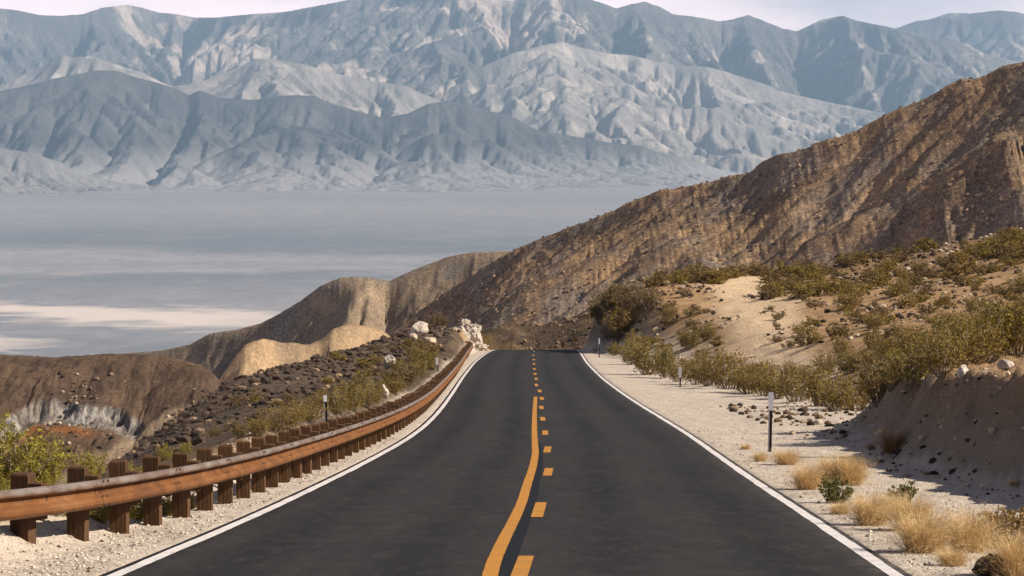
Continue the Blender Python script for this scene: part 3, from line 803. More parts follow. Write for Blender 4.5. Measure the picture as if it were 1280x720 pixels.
for x, y0, y1 in ((648,723,695.5),(671,647,626),(684,595,585.5),(683.5,566,558.5),(681.5,544,538.5),(679,526,521.5),(677.5,511.5,507.5),(678,500,496),(675.3,490.5,487),
                  (671,483,479.5),(670.6,475,472),(669,468.8,466.3),(668,462.4,460),(667.6,456,453.8),(667,450.4,448.3),(666.6,444.7,442.8),(667.4,439.7,438.0)):
    xc, D0 = road_pt(x, y0); _, D1 = road_pt(x, y1)
    D1 = D0 + min(max(D1 - D0, 3.0), 4.2)
    sl = float(road_x(D1) - road_x(D0))
    q = np.linspace(D0, D1, 6)
    ribbon('lane_dash', q, lambda y: xc + sl * (y - D0) / (D1 - D0) - .08, lambda y: xc + sl * (y - D0) / (D1 - D0) + .08, 0.008, M_yellow, road)

# ------------------------------------------------------------------ guardrail
def wood_mat():
    t = NT('weathered_post_wood', 0.9, 0.1)
    p = t.pos((14, 14, 1.1)); p2 = t.pos()
    g = t.noise(p, 1.6, 5, 0.7, 0.6); f = t.noise(p2, 9, 4, 0.6)
    oi = t.n('ShaderNodeObjectInfo')
    c = t.mix(t.rng(g, 0.32, 0.64), (0.034,0.018,0.010), (0.165,0.088,0.042))
    c = t.mix(t.rng(f, 0.5, 0.75, 0, 0.5), c, (0.15,0.065,0.028))
    c = t.mix(t.rng(oi.outputs['Random'], 0, 1, 0, 0.55), c, (0.075,0.042,0.024))
    t.bump(g, 0.02)
    return t.col(c)
def rail_mat():
    t = NT('rusted_rail_steel', 0.75, 0.2)
    p = t.pos((1, 0.25, 1)); p2 = t.pos()
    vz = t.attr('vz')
    n = t.noise(p, 6, 5, 0.65); f = t.noise(p2, 26, 4, 0.7)
    rust = t.mix(t.rng(n, 0.3, 0.7), (0.125,0.047,0.014), (0.225,0.092,0.028))
    rust = t.mix(t.rng(f, 0.52, 0.74, 0, 0.6), rust, (0.10,0.045,0.028))
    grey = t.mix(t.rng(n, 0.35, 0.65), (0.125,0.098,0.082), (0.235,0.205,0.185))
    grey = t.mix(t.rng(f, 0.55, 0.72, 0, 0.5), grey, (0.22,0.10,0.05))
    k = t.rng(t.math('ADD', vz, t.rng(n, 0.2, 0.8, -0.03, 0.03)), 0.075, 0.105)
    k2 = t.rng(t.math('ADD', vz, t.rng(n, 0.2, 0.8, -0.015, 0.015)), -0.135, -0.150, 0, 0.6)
    blot = t.noise(t.pos((1, .8, 1)), 1.3, 5, .7)
    rust = t.mix(t.rng(blot, .5, .68, 0, .7), rust, (0.085,0.036,0.018))
    rust = t.mix(t.rng(blot, .44, .30, 0, .6), rust, (0.26,0.125,0.055))
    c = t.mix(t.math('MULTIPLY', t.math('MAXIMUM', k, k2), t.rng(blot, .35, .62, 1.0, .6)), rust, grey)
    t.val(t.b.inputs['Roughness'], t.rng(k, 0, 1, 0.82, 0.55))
    t.b.inputs['Metallic'].default_value = 0.0
    t.bump(f, 0.003)
    return t.col(c)
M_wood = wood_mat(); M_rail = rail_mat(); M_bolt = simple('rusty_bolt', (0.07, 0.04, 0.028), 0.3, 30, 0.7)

def guardrail():
    off = [(20,9.0),(26,3.6),(28,2.45),(29.5,1.85),(31.4,1.48),(33.5,1.25),(36,1.08),(39,.92),(45,.76),(52,.72),(100,.55),(158,.52),(185,.70),(210,1.02),(228,1.35),(240,1.65)]
    oY, oV = map(np.array, zip(*off))
    Yp = np.linspace(20, 240, 900)
    pX = road_x(Yp) - 3.65 - np.interp(Yp, oY, oV)
    k = np.hanning(25); k /= k.sum(); pX = np.convolve(np.pad(pX, 12, 'edge'), k, 'valid')
    x0, y0 = pX[-1], Yp[-1]
    xs = list(pX); ys = list(Yp)
    for a in np.linspace(0, 2.0, 24)[1:]:               # the end turns away from the road
        xs.append(x0 - 0.1 * a - 2.4 * (1 - math.cos(a * 0.9))); ys.append(y0 + 6.2 * math.sin(a * .8) )
    P = np.stack([xs, ys], -1)
    L = np.concatenate([[0], np.cumsum(np.linalg.norm(np.diff(P, axis=0), axis=1))])
    def at(l):
        x = np.interp(l, L, P[:, 0]); y = np.interp(l, L, P[:, 1])
        e = 0.4
        dx = np.interp(l + e, L, P[:, 0]) - np.interp(l - e, L, P[:, 0]); dy = np.interp(l + e, L, P[:, 1]) - np.interp(l - e, L, P[:, 1])
        n = np.hypot(dx, dy) + 1e-9
        return x, y, dx / n, dy / n
    root = empty('guardrail', (float(P[0, 0]), float(P[0, 1]), float(road_z(P[0, 1]))))
    tag(root, 'rusty steel guardrail on dark wooden posts along the left road edge', 'guardrail')
    rnd = random.Random(3)
    # post and block meshes
    posts = []
    for v in range(4):
        b = MB(); h = 0.85 + rnd.uniform(-.015, .02); w = 0.1
        tw = [rnd.uniform(-.008, .008) for _ in range(8)]
        V = []
        for z, ww in ((-0.35, w), (0.3, w + .003), (h - .02, w - .001), (h, w - .012)):
            for q, (sx, sy) in enumerate(((-1,-1),(1,-1),(1,1),(-1,1))):
                V.append((sx * ww + tw[q] * .5, sy * ww + tw[q + 4] * .5, z + (tw[q] * 2.2 if z > .5 else 0)))
        Fl = [(12,13,14,15), (3,2,1,0)]
        for r in range(3):
            for q in range(4): Fl.append((r*4+q, r*4+(q+1)%4, (r+1)*4+(q+1)%4, (r+1)*4+q))
        b.add(V, Fl); me = b.mesh('post'); me.materials.append(M_wood); posts.append(me)
    bb = MB(); bb.box(0.102, 0.245, -0.085, 0.085, 0.37, 0.755); block = bb.mesh('block'); block.materials.append(M_wood)
    bo = MB(); bo.tube([(0, 0, 0), (0.014, 0, 0)], [0.021, 0.017], 8); bolt = bo.mesh('bolt'); bolt.materials.append(M_bolt)
    sp = 1.905; nposts = int((L[-1] - 0.3) / sp)
    def frame(l):
        x, y, dx, dy = at(l)
        return float(x), float(y), float(dx), float(dy), float(road_z(y))
    for i in range(nposts + 1):
        x, y, dx, dy, z = frame(i * sp + .15)
        zg = min(z, float(ground_z(x, y)) + 0.03)
        rz = math.atan2(dy, dx) - math.pi / 2
        p = link('post', posts[rnd.randrange(4)], None, root)
        p.location = (x, y, z + rnd.uniform(-.02, .02)); p.rotation_euler = (rnd.uniform(-.015, .015), rnd.uniform(-.015, .015), rz + rnd.uniform(-.05, .05))
        q = link('block', block, None, p)
        q.matrix_parent_inverse = Matrix.Identity(4); q.location = (0, rnd.uniform(-.008, .008), rnd.uniform(-.03, .01))
    prof = [(0.006,.158),(.030,.158),(.062,.146),(.078,.126),(.080,.104),(.068,.082),(.014,.070),(.000,.054),(.000,.004),(.014,-.014),(.078,-.044),(.098,-.070),(.098,-.104),(.080,-.130),(.030,-.152),(0.006,-.158)]
    npan = nposts // 2
    for i in range(npan):
        l0 = i * 2 * sp + .15 - .16; l1 = (i + 1) * 2 * sp + .15 + .16
        m = 7; V = []; vz = []
        for side in (0, 1):
            for a in range(m):
                l = l0 + (l1 - l0) * a / (m - 1)
                x, y, dx, dy, z = frame(l)
                nx, ny = dy, -dx                       # towards the road
                lap = 0.0045 * max(0, 1 - a / 0.9) + 0.001
                for d, h in prof:
                    dd = 0.247 + d + lap - (0.004 if side else 0)
                    V.append((x + nx * dd, y + ny * dd, z + 0.545 + h)); vz.append(h)
        n = len(prof); Fl = []
        for a in range(m - 1):
            for q in range(n - 1):
                i0 = a * n + q
                Fl.append((i0, i0 + 1, i0 + n + 1, i0 + n))
                j0 = m * n + i0
                Fl.append((j0, j0 + n, j0 + n + 1, j0 + 1))
        e = m * n
        for a in range(m - 1):
            Fl.append((a * n, a * n + n, e + a * n + n, e + a * n)); q = a * n + n - 1; Fl.append((q, e + q, e + q + n, q + n))
        for q in range(n - 1):
            Fl.append((q, e + q, e + q + 1, q + 1)); q2 = (m - 1) * n + q; Fl.append((q2, q2 + 1, e + q2 + 1, e + q2))
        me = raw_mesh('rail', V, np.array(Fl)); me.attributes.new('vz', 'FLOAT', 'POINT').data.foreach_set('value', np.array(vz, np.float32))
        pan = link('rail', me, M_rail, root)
        x, y, dx, dy, z = frame(l0 + .16)
        if y < 75 and i > 0:                            # lap bolts of the nearer joints
            for dl in (-.10, .10):
                for d, h in ((.070, .138), (.060, -.034), (.088, -.120)):
                    xb, yb, dx, dy, zb = frame(l0 + .16 + dl)
                    c = link('bolt', bolt, None, pan)
                    c.matrix_parent_inverse = Matrix.Identity(4)
                    dd = 0.247 + d + .004
                    c.location = (xb + dy * dd, yb - dx * dd, zb + 0.545 + h)
                    c.rotation_euler = (0, 0, math.atan2(-dx, dy))
guardrail()

# ------------------------------------------------------------------ roadside delineator posts
M_dblack = simple('black_post_face', (0.012, 0.012, 0.013), 0.3, 20, 0.6)
M_dgrey = simple('grey_left_edge', (0.30, 0.30, 0.32), 0.2, 20, 0.5)
M_dwhite = simple('white_reflector', (0.78, 0.78, 0.80), 0.06, 20, 0.45)
def delineator(px, base, top, label, spots=False, pw=.115, frac=.30, D=None, lean=0.0):
    if D is None: g = hit(px, base)
    else:
        x = float(ray(px, base)[0]) * D; g = Vector((x, D, float(ground_z(x, D))))
    h = (float(ray(px, top)[1]) * g.y) - g.z
    e = empty('delineator_post', g, 0); e.rotation_euler = (0, lean, math.atan2(-g.x, g.y))
    tag(e, label, 'delineator', 'delineator posts along the road')
    b = MB(); b.box(-.012, .030, -.004, .010, -.3, h - .02)
    f = link('post', b.mesh('post'), M_dblack); f.parent = e
    for sx in (-1, 1):
        b = MB(); b.box(*((-.042, -.0125) if sx < 0 else (.0305, .042)), -.014, .022, -.3, h - .02)
        q = link('flange', b.mesh('flange'), M_dgrey if sx < 0 else M_dblack); q.parent = f  # left flange grey, right flange black like the face
    b = MB(); b.box(-pw / 2, pw / 2, -.026, -.0145, h * (1 - frac), h)
    r = link('reflector_panel', b.mesh('reflector_panel'), M_dwhite); r.parent = e
    if spots:
        for k in range(3):
            b = MB(); zc = h * (1 - frac) + h * frac * (0.22 + 0.28 * k); b.tube([(0, -.026, zc), (0, -.031, zc)], [.028, .028], 10)
            q = link('reflector_spot', b.mesh('reflector_spot'), M_dblack); q.parent = r
delineator(962, 565, 490.5, 'tall delineator post with white top on the near right shoulder', lean=0.02)
delineator(850, 484, 459, 'delineator post with three dark spots on its white panel, right shoulder', True, .125, .5)
delineator(749, 447, 423, 'small delineator post near the dark cut at the right of the crest', pw=.10)
delineator(407.5, 531, 494, 'white-topped delineator post behind the guardrail among olive bushes', D=73, frac=.24, lean=-.03, pw=.085)
delineator(547, 467, 447, 'leaning far delineator post beside the far end of the guardrail', D=168, frac=.5, lean=-.07)

# ------------------------------------------------------------------ rocks
def ico(sub):
    import bmesh
    bm = bmesh.new(); bmesh.ops.create_icosphere(bm, subdivisions=sub, radius=1.0)
    V = np.array([v.co[:] for v in bm.verts]); Fl = np.array([[v.index for v in f.verts] for f in bm.faces]); bm.free()
    return V, Fl
ICO = {k: ico(k) for k in (1, 2, 3)}
def rock_shape(seed, sub=2, cuts=9, flat=0.7, depth=(.55, .85)):
    r = np.random.RandomState(seed)
    V, Fl = ICO[sub]; V = V.copy()
    for _ in range(cuts):
        n = r.randn(3); n /= np.linalg.norm(n); d = r.uniform(*depth)
        V -= np.maximum(V @ n - d, 0)[:, None] * n
    V += 0.03 * r.randn(*V.shape)
    V *= np.array([r.uniform(.8, 1.15), r.uniform(.75, 1.1), flat * r.uniform(.8, 1.2)])
    return V, Fl
def rock_mesh(seed, mat, sub=2, **kw):
    V, Fl = rock_shape(seed, sub, **kw); me = raw_mesh('rock', V, Fl); me.materials.append(mat); return me
def stone_mat(name, a, b, unit=1.0, rnd=0.35):
    t = NT(name, 0.95, 0.12); p = t.pos()
    f = t.noise(p, 2.2 * unit, 6, 0.7); m = t.noise(p, 6.0 * unit, 4, 0.7)
    oi = t.n('ShaderNodeObjectInfo')
    c = t.mix(t.rng(f, 0.32, 0.66), a, b)
    c = t.mix(t.rng(m, 0.60, 0.75, 0, 0.5), c, tuple(q * 0.45 for q in a))
    v = t.n('ShaderNodeVectorMath', operation='SCALE'); t.l(c, v.inputs[0]); t.l(t.rng(oi.outputs['Random'], 0, 1, 1 - rnd, 1 + rnd), v.inputs['Scale'])
    t.bump(t.math('ADD', f, t.math('MULTIPLY', m, 0.4)), 0.12)
    return t.col(v.outputs['Vector'])
M_basalt = stone_mat('dark_basalt', (0.034,0.026,0.022), (0.095,0.067,0.049))
M_brownst = stone_mat('brown_stone', (0.13,0.085,0.055), (0.30,0.205,0.13))
M_palest = stone_mat('pale_stone', (0.40,0.31,0.22), (0.58,0.48,0.37))
M_whitest = stone_mat('white_stone', (0.40,0.33,0.275), (0.60,0.52,0.45), rnd=0.08)
M_orange = stone_mat('orange_stone', (0.42,0.19,0.03), (0.55,0.27,0.05), rnd=0.05)
ROCKS = {m: [rock_mesh(100 * k + q, mm, 1, flat=.72) for q in range(6)] for k, (m, mm) in enumerate((('dark', M_basalt), ('brown', M_brownst), ('pale', M_palest)))}
def rock_at(me, g, sx, sz, label, cat, group=None, rz=None, name='rock', sink=.3):
    o = link(name, me); o.location = (g.x, g.y, g.z + sz * (0.62 - sink)); o.scale = (sx, sx * random.uniform(.7, 1.1), sz)
    o.rotation_euler = (random.uniform(-.2, .2), random.uniform(-.2, .2), random.uniform(0, 6.28) if rz is None else rz)
    return tag(o, label, cat, group)
def boulder(px, base, w, h, label, mat, seed, D=None, rz=0.0, flat=1.0, cuts=9):
    g = hit(px, base) if D is None else Vector((float(ray(px, base)[0]) * D, D, float(ray(px, base)[1]) * D))
    k = g.y / FPX
    V, Fl = rock_shape(seed, 3, cuts=cuts, flat=flat)
    lo, hi = V.min(0), V.max(0); V = (V - (lo + hi) / 2) / ((hi - lo) / 2)
    V = V * np.array([w * k / 2, w * k * 0.42, h * k / 2 * 1.25])
    me = raw_mesh('boulder', V, Fl); me.materials.append(mat)
    o = link('boulder', me); o.location = (g.x, g.y + w * k * .2, g.z + h * k * .40); o.rotation_euler = (0, 0, rz)
    tag(o, label, 'boulder', 'pale boulders beside the road')
boulder(523, 419, 25, 17, 'large flat-topped white boulder on the crest of the dark left slope', M_whitest, 3, flat=.8, rz=.3)
boulder(488, 462, 17, 18, 'white boulder with a dark shaded left face above the guardrail bushes', M_whitest, 9, rz=.2)
boulder(465, 496, 12, 11, 'small white boulder left of a pair close behind the guardrail', M_whitest, 14)
boulder(480, 497, 13, 17, 'tall grey-white boulder right of a pair close behind the guardrail', M_whitest, 15)
boulder(537, 431, 17, 9, 'low pale boulder below the flat-topped white boulder', M_palest, 21, flat=.7)
boulder(516, 426, 12, 9, 'tan boulder just left of and below the flat-topped white boulder', M_palest, 25)
boulder(1258, 462, 22, 12, 'white boulder lit on top of the right bank near the frame edge', M_whitest, 31, flat=.8)
boulder(1204, 471, 15, 14, 'pale boulder with shaded left side on top of the right bank', M_whitest, 37)
boulder(1030, 508, 9, 7, 'small white stone at the foot of the right roadside bushes', M_whitest, 41)
boulder(1023, 531, 11, 7, 'flat white stone on the gravel left of the dark bank', M_whitest, 44, flat=.6)
boulder(808, 462, 8, 5, 'pale stone among the far right roadside bushes', M_palest, 47)
boulder(703, 433, 5, 6, 'bright orange rock at the right end of the road crest', M_orange, 52, D=276, rz=.4)
boulder(719, 427, 7, 4, 'small tan-orange rock in the dark right cut', M_orange, 55, D=264)
boulder(745, 440, 9, 7, 'orange-tan rock at the roadside end of the dark cut', M_palest, 58)
boulder(1246, 721, 60, 26, 'dark broken rock at the bottom right of the frame', M_basalt, 61, flat=.8, cuts=14)
boulder(1270, 690, 30, 26, 'grey rock under the leafy shrub at the right frame edge', M_brownst, 63, flat=.9, cuts=12)

def outcrop():
    D = 252.0
    g = Vector((float(ray(583, 440)[0]) * D, D, 0)); g.z = float(ground_z(g.x, D))
    e = empty('rock_outcrop', g); tag(e, 'broken white rock outcrop beyond the far end of the guardrail', 'rock outcrop')
    k = D / FPX
    # (px, py of centre, half width px, half height px, mat)
    for n, (px, py, hw, hh, m, dd) in enumerate(((584,412,13,14,0,0),(594,424,13,15,0,-.6),(574,420,14,11,0,-.4),(602,434,9,9,0,-1),(586,432,13,10,0,-1.2),(570,431,12,7,1,-1.2),(562,421,11,9,1,.3),
                                              (556,430,10,7,1,-.6),(581,404,7,6,0,.4),(553,411,9,6,1,.9),(596,411,6,10,0,.5),(606,439,7,5,1,-1.2),
                                              (566,426,9,7,1,-6),(574,433,8,6,0,-7),(583,438,8,5,0,-6),(593,439,8,5,1,-4),(560,434,8,5,1,-8),(556,424,8,6,1,-5),(599,431,7,6,0,-3),(570,414,8,7,1,-3),(578,423,9,8,0,-4),(590,417,8,8,0,-3),(549,430,7,5,1,-7),(566,441,6,4,0,-12))):
        V, Fl = rock_shape(500 + n, 3, cuts=26, flat=1.0, depth=(.5, .9)); V = V * np.array([hw * k, hw * k * .9, hh * k]) * 1.12
        V = V + 0.05 * np.random.RandomState(n).randn(*V.shape)
        me = raw_mesh('rock', V, Fl); me.materials.append(M_whitest if m == 0 else M_palest)
        o = link('rock', me); o.parent = e
        o.location = (float(ray(px, py)[0]) * (D + dd) - g.x, dd, float(ray(px, py)[1]) * (D + dd) - g.z)
        o.rotation_euler = (0, 0, n * 1.3)
outcrop()

def stuff_rocks(name, label, cat, X, Y, Z, S, mats, seed, sub=1, flat=.7):
    """one mesh of very many small stones"""
    r = np.random.RandomState(seed); n = len(X)
    shapes = [rock_shape(seed * 10 + q, 1, cuts=6, flat=flat) for q in range(5)] if sub else None
    if not sub:
        O = np.array([[1,0,0],[-1,0,0],[0,1,0],[0,-1,0],[0,0,1],[0,0,-1]], float); OF = np.array([[0,2,4],[2,1,4],[1,3,4],[3,0,4],[2,0,5],[1,2,5],[3,1,5],[0,3,5]])
    kind = r.randint(0, 5, n); AV = []; AF = []; MI = []; base = 0
    ang = r.rand(n) * 6.283; mi = r.choice(len(mats), n, p=[m[1] for m in mats])
    for q in range(5):
        id_ = np.where(kind == q)[0]
        if len(id_) == 0: continue
        if sub: V, Fl = shapes[q]
        else: V, Fl = O * np.array([r.uniform(.8, 1.2), r.uniform(.8, 1.2), r.uniform(.6, .8)]), OF
        if sub: V, Fl = V, Fl
        ca, sa = np.cos(ang[id_]), np.sin(ang[id_])
        W = V[None] * S[id_][:, None, None] * (1 + 0.25 * (r.rand(len(id_), 1, 3) - .5))
        if not sub: W = W * (1 + .5 * (r.rand(len(id_), len(V), 1) - .5))
        x = W[..., 0] * ca[:, None] - W[..., 1] * sa[:, None] + X[id_][:, None]
        y = W[..., 0] * sa[:, None] + W[..., 1] * ca[:, None] + Y[id_][:, None]
        z = W[..., 2] + (Z[id_] + S[id_] * .22)[:, None]
        AV.append(np.stack([x, y, z], -1).reshape(-1, 3))
        AF.append((Fl[None] + (np.arange(len(id_)) * len(V))[:, None, None] + base).reshape(-1, 3)); MI.append(np.repeat(mi[id_], len(Fl)))
        base += len(id_) * len(V)
    me = raw_mesh(name, np.concatenate(AV), np.concatenate(AF))
    for m in mats: me.materials.append(m[0])
    me.polygons.foreach_set('material_index', np.concatenate(MI).astype(np.int32)); me.update()
    return tag(link(name, me), label, cat, kind='stuff')

def pebble_mat(name, a, b):
    t = NT(name, 0.95, 0.1); p = t.pos()
    w = t.n('ShaderNodeTexWhiteNoise'); sn = t.n('ShaderNodeVectorMath', operation='SNAP'); sn.inputs[1].default_value = (.06, .06, .06)
    t.l(p, sn.inputs[0]); t.l(sn.outputs[0], w.inputs['Vector'])
    return t.col(t.mix(t.noise(p, 9, 3, .7), a, b))
M_peb1 = pebble_mat('pale_gravel', (0.50,0.42,0.34), (0.74,0.66,0.56)); M_peb2 = pebble_mat('grey_gravel', (0.22,0.18,0.15), (0.44,0.37,0.30)); M_peb3 = pebble_mat('dark_gravel', (0.07,0.055,0.045), (0.17,0.13,0.10))

def gravel():
    r = np.random.RandomState(5)
    n = 15000
    Y = 24 + 60 * r.rand(n) ** 1.7; s = np.where(r.rand(n) < .5, -(3.93 + 2.7 * r.rand(n)), 3.93 + 6.0 * r.rand(n) ** 1.1)
    X = road_x(Y) + s
    S = 0.010 + 0.022 * r.rand(n) ** 3
    stuff_rocks('gravel', 'pale loose gravel on both road shoulders', 'gravel', X, Y, ground_z(X, Y), S, [(M_peb1, .62), (M_peb2, .28), (M_peb3, .10)], 2, sub=0)
    # stones over the right slope and along the shoulder's outer edge
    n = 11000
    Y = 45 + 260 * r.rand(n) ** .8; X = road_x(Y) + 6.5 + (8 + Y * .17) * r.rand(n) ** 1.2
    keep = fbm(X * .22 + 5, Y * .09, 3) > -.05 + .25 * (np.abs(X - np.interp(Y, [120, 200, 300], [14, 16.6, 23])) < 4) * (Y > 120)
    X, Y = X[keep], Y[keep]
    S = (0.05 + 0.17 * r.rand(len(X)) ** 3) * (0.6 + Y / 260)
    stuff_rocks('scattered_stones', 'small dark and pale stones scattered over the right slope', 'stones', X, Y, ground_z(X, Y), S, [(M_basalt, .40), (M_brownst, .35), (M_palest, .25)], 3)
    # rubble on the dark left slope
    n = 3600
    Y = 78 + 175 * r.rand(n) ** .8; X = road_x(Y) - 6.3 - 13 * r.rand(n) ** 1.05
    S = (0.06 + 0.22 * r.rand(n) ** 2.6) * (0.75 + Y / 300)
    stuff_rocks('scattered_stones', 'dark basalt rubble covering the slope behind the guardrail', 'stones', X, Y, ground_z(X, Y), S, [(M_basalt, .86), (M_brownst, .14), (M_palest, .0)], 4)
    # stones on the sides of the far cut and near bank
    n = 700
    Y = 24 + 70 * r.rand(n); X = road_x(Y) + np.interp(Y, _bY, _b0) + 2.6 * r.rand(n) - .4
    S = 0.025 + 0.075 * r.rand(n) ** 3
    stuff_rocks('scattered_stones', 'stones loosened on the shaded right bank', 'stones', X, Y, ground_z(X, Y), S, [(M_basalt, .08), (M_brownst, .52), (M_palest, .40)], 6)
    # boulders strewn on the brown ridge and mesa
    def on_sheet(GX, GY, GH, n, lo, hi, pw, seed, mats, name_label, front):
        q = np.random.RandomState(seed)
        a = q.randint(0, GX.shape[0] - 1, n); b = q.randint(0, GX.shape[1] - 1, n)
        X = GX[a, b] + q.randn(n) * .3; Y = GY[a, b]; Z = GH[a, b]
        S = lo + (hi - lo) * q.rand(n) ** pw
        k = fbm(X / 18, Y / 18, 3) > -0.12
        k &= ray(640, 360)[0] == 0
        pxx = 640 + X / Y * FPX
        k &= (pxx > -60) & (pxx < 1340) & front(pxx, 360 - FPX * np.tan(np.arctan2(Z, Y) + TH))
        stuff_rocks('scattered_boulders', name_label, 'stones', X[k], Y[k], Z[k], S[k], mats, seed)
    on_sheet(RX, RY, RH, 16000, .25, 1.0, 2.6, 71, [(M_basalt, .52), (M_brownst, .48)], 'boulders strewn over the flank of the brown ridge', lambda x, y: (y < 440) & (x > 480))
    on_sheet(SX, SY, SH, 3200, .08, .38, 2.5, 75, [(M_basalt, .55), (M_brownst, .45)], 'rubble on the dark slope beyond the road crest', lambda x, y: (y < 445) & (x > 560) & (x < 760))
    on_sheet(BX, BY, BH, 5200, .10, .55, 3.0, 73, [(M_basalt, .50), (M_brownst, .30), (M_palest, .20)], 'stones strewn over the brown mesa on the left', lambda x, y: (y < 640) & (x < 330))
gravel()

# larger rocks one can pick out
rr = random.Random(21)
def scatter_rocks(n, fx, fy, w0, w1, label, group, kinds):
    k = 0; tries = 0
    while k < n and tries < n * 4:
        tries += 1
        px = fx(rr); py = fy(rr, px); g = hit(px, py)
        if g is None or g.y > 320: continue
        w = (w0 + (w1 - w0) * rr.random() ** 2.2) * g.y / FPX / 2
        rock_at(ROCKS[rr.choice(kinds)][rr.randrange(6)], g, w, w * rr.uniform(.8, 1.15), label, 'rock', group); k += 1
crest_left = lambda px: np.interp(px, [180,215,250,290,345,400,450,480,520,560], [560,530,505,472,458,448,437,425,412,402])
rail_top = lambda px: np.interp(px, [180,220,300,400,480,530,560,585], [585,573,556,532,500,472,452,440])
scatter_rocks(85, lambda r: r.uniform(190, 560), lambda r, x: float(crest_left(x)) + 2 + r.random() ** 1.3 * max(4, float(rail_top(x) - crest_left(x)) - 4), 4, 11,
              'dark angular basalt rock on the slope behind the guardrail', 'dark rocks behind the guardrail', ['dark', 'dark', 'dark', 'dark', 'dark', 'brown'])
scatter_rocks(8, lambda r: r.uniform(400, 560), lambda r, x: float(crest_left(x)) + 3 + r.random() * max(4, float(rail_top(x) - crest_left(x)) - 6), 5, 11,
              'pale tan rock lying among the dark rocks behind the guardrail', 'pale rocks behind the guardrail', ['pale'])
scatter_rocks(60, lambda r: r.uniform(775, 905), lambda r, x: r.uniform(348, 402), 3.5, 9,
              'dark or tan rock in the rubble left of the bare sand patch', 'rocks left of the sand patch', ['dark', 'brown', 'pale', 'dark'])
scatter_rocks(70, lambda r: r.uniform(960, 1280), lambda r, x: r.uniform(305, 350) + (x - 1120) * -.10, 3.5, 9,
              'dark rock in the rocky belt at the top of the right slope', 'rocks at the top of the right slope', ['dark', 'dark', 'brown'])
scatter_rocks(45, lambda r: r.uniform(960, 1280), lambda r, x: r.uniform(355, 440), 3.5, 8,
              'small rock on the tan earth between the bushes of the right slope', 'rocks between the bushes of the right slope', ['dark', 'brown', 'pale'])

# ------------------------------------------------------------------ plants
def leaf_mat(name, a, b, c2, trans=0.25, scale=5.0):
    t = NT(name, 0.75, 0.2)
    p = t.pos(); n = t.noise(p, scale, 3, .6); oi = t.n('ShaderNodeObjectInfo')
    c = t.mix(t.rng(n, 0.3, 0.7), a, b)
    c = t.mix(t.rng(oi.outputs['Random'], 0.25, 1.0, 0, 0.75), c, c2)
    t.col(c)
    tr = t.n('ShaderNodeBsdfTranslucent'); t.l(c, tr.inputs['Color'])
    mx = t.n('ShaderNodeMixShader'); mx.inputs[0].default_value = trans
    out = [q for q in t.t.nodes if q.type == 'OUTPUT_MATERIAL'][0]
    t.l(t.b.outputs[0], mx.inputs[1]); t.l(tr.outputs[0], mx.inputs[2]); t.l(mx.outputs[0], out.inputs['Surface'])
    return t.m
M_leaf = leaf_mat('olive_leaves', (0.135,0.102,0.020), (0.300,0.220,0.048), (0.260,0.165,0.045))
M_leaf2 = leaf_mat('browning_leaves', (0.120,0.085,0.030), (0.220,0.160,0.060), (0.160,0.095,0.045))
M_leafy = leaf_mat('yellow_green_leaves', (0.190,0.165,0.022), (0.420,0.350,0.060), (0.30,0.24,0.04), scale=3)
M_green = leaf_mat('fresh_green_leaves', (0.095,0.092,0.024), (0.190,0.175,0.050), (0.13,0.12,0.03))
M_straw = leaf_mat('straw_blades', (0.56,0.39,0.19), (0.80,0.62,0.36), (0.66,0.47,0.24), 0.2)
M_straw_br = leaf_mat('russet_blades', (0.26,0.14,0.06), (0.42,0.25,0.11), (0.33,0.18,0.08), 0.2)
M_stem = simple('grey_brown_stems', (0.30,0.235,0.175), 0.35, 30)

def quads(C, U, W):
    n = len(C); V = np.stack([C - U - W, C + U - W * .6, C + U * 1.1 + W, C - U * .8 + W * .8], 1).reshape(-1, 3)
    return V, np.arange(4 * n).reshape(n, 4)
def bush_mesh(seed, nstem=17, twigs=6, leaves=13, spread=0.62, leaf=0.030, low=0.3, jit=.055, dome=False):
    r = np.random.RandomState(seed); rd = random.Random(seed)
    b = MB(); LC = []
    for i in range(nstem):
        az = 6.283 * (i + rd.random()) / nstem; tilt = rd.uniform(.08, 1.0) if not dome else rd.uniform(.1, 1.35)
        ln = rd.uniform(.72, 1.08) * (1 - .22 * max(0, tilt - .5))
        p0 = Vector((math.cos(az) * .06, math.sin(az) * .06, -.12))
        tip = Vector((math.cos(az) * math.sin(tilt) * spread * 1.35, math.sin(az) * math.sin(tilt) * spread * 1.35, math.cos(tilt * .8))) * ln
        mid = p0.lerp(tip, .5) + Vector((math.cos(az), math.sin(az), -.6)) * rd.uniform(0, .10) + Vector((rd.uniform(-.04, .04), rd.uniform(-.04, .04), 0))
        b.tube([p0, p0.lerp(mid, .6), mid, mid.lerp(tip, .6), tip], [.014, .012, .009, .006, .003], 3)
        for k in range(twigs):
            f = low + (1.0 - low) * (k + rd.random()) / twigs
            q = mid.lerp(tip, (f - .5) * 2) if f > .5 else p0.lerp(mid, f * 2)
            d = Vector((rd.gauss(0, 1) + math.cos(az) * .6, rd.gauss(0, 1) + math.sin(az) * .6, rd.uniform(.1, 1.3))).normalized() * rd.uniform(.10, .24)
            b.tube([q, q + d], [.005, .002], 3)
            f = r.rand(leaves, 1) ** .6
            LC.append(np.array(q)[None] + np.array(d)[None] * f + r.randn(leaves, 3) * jit * np.array([1, 1, .85]))
    C = np.concatenate(LC); n = len(C); C[:, 2] = np.maximum(C[:, 2], .01)
    U = r.randn(n, 3); U /= np.linalg.norm(U, axis=1)[:, None]; W = np.cross(U, r.randn(n, 3)); W /= np.linalg.norm(W, axis=1)[:, None]
    s = leaf * (.6 + .8 * r.rand(n, 1))
    return b.mesh('stems'), quads(C, U * s, W * s * .62)
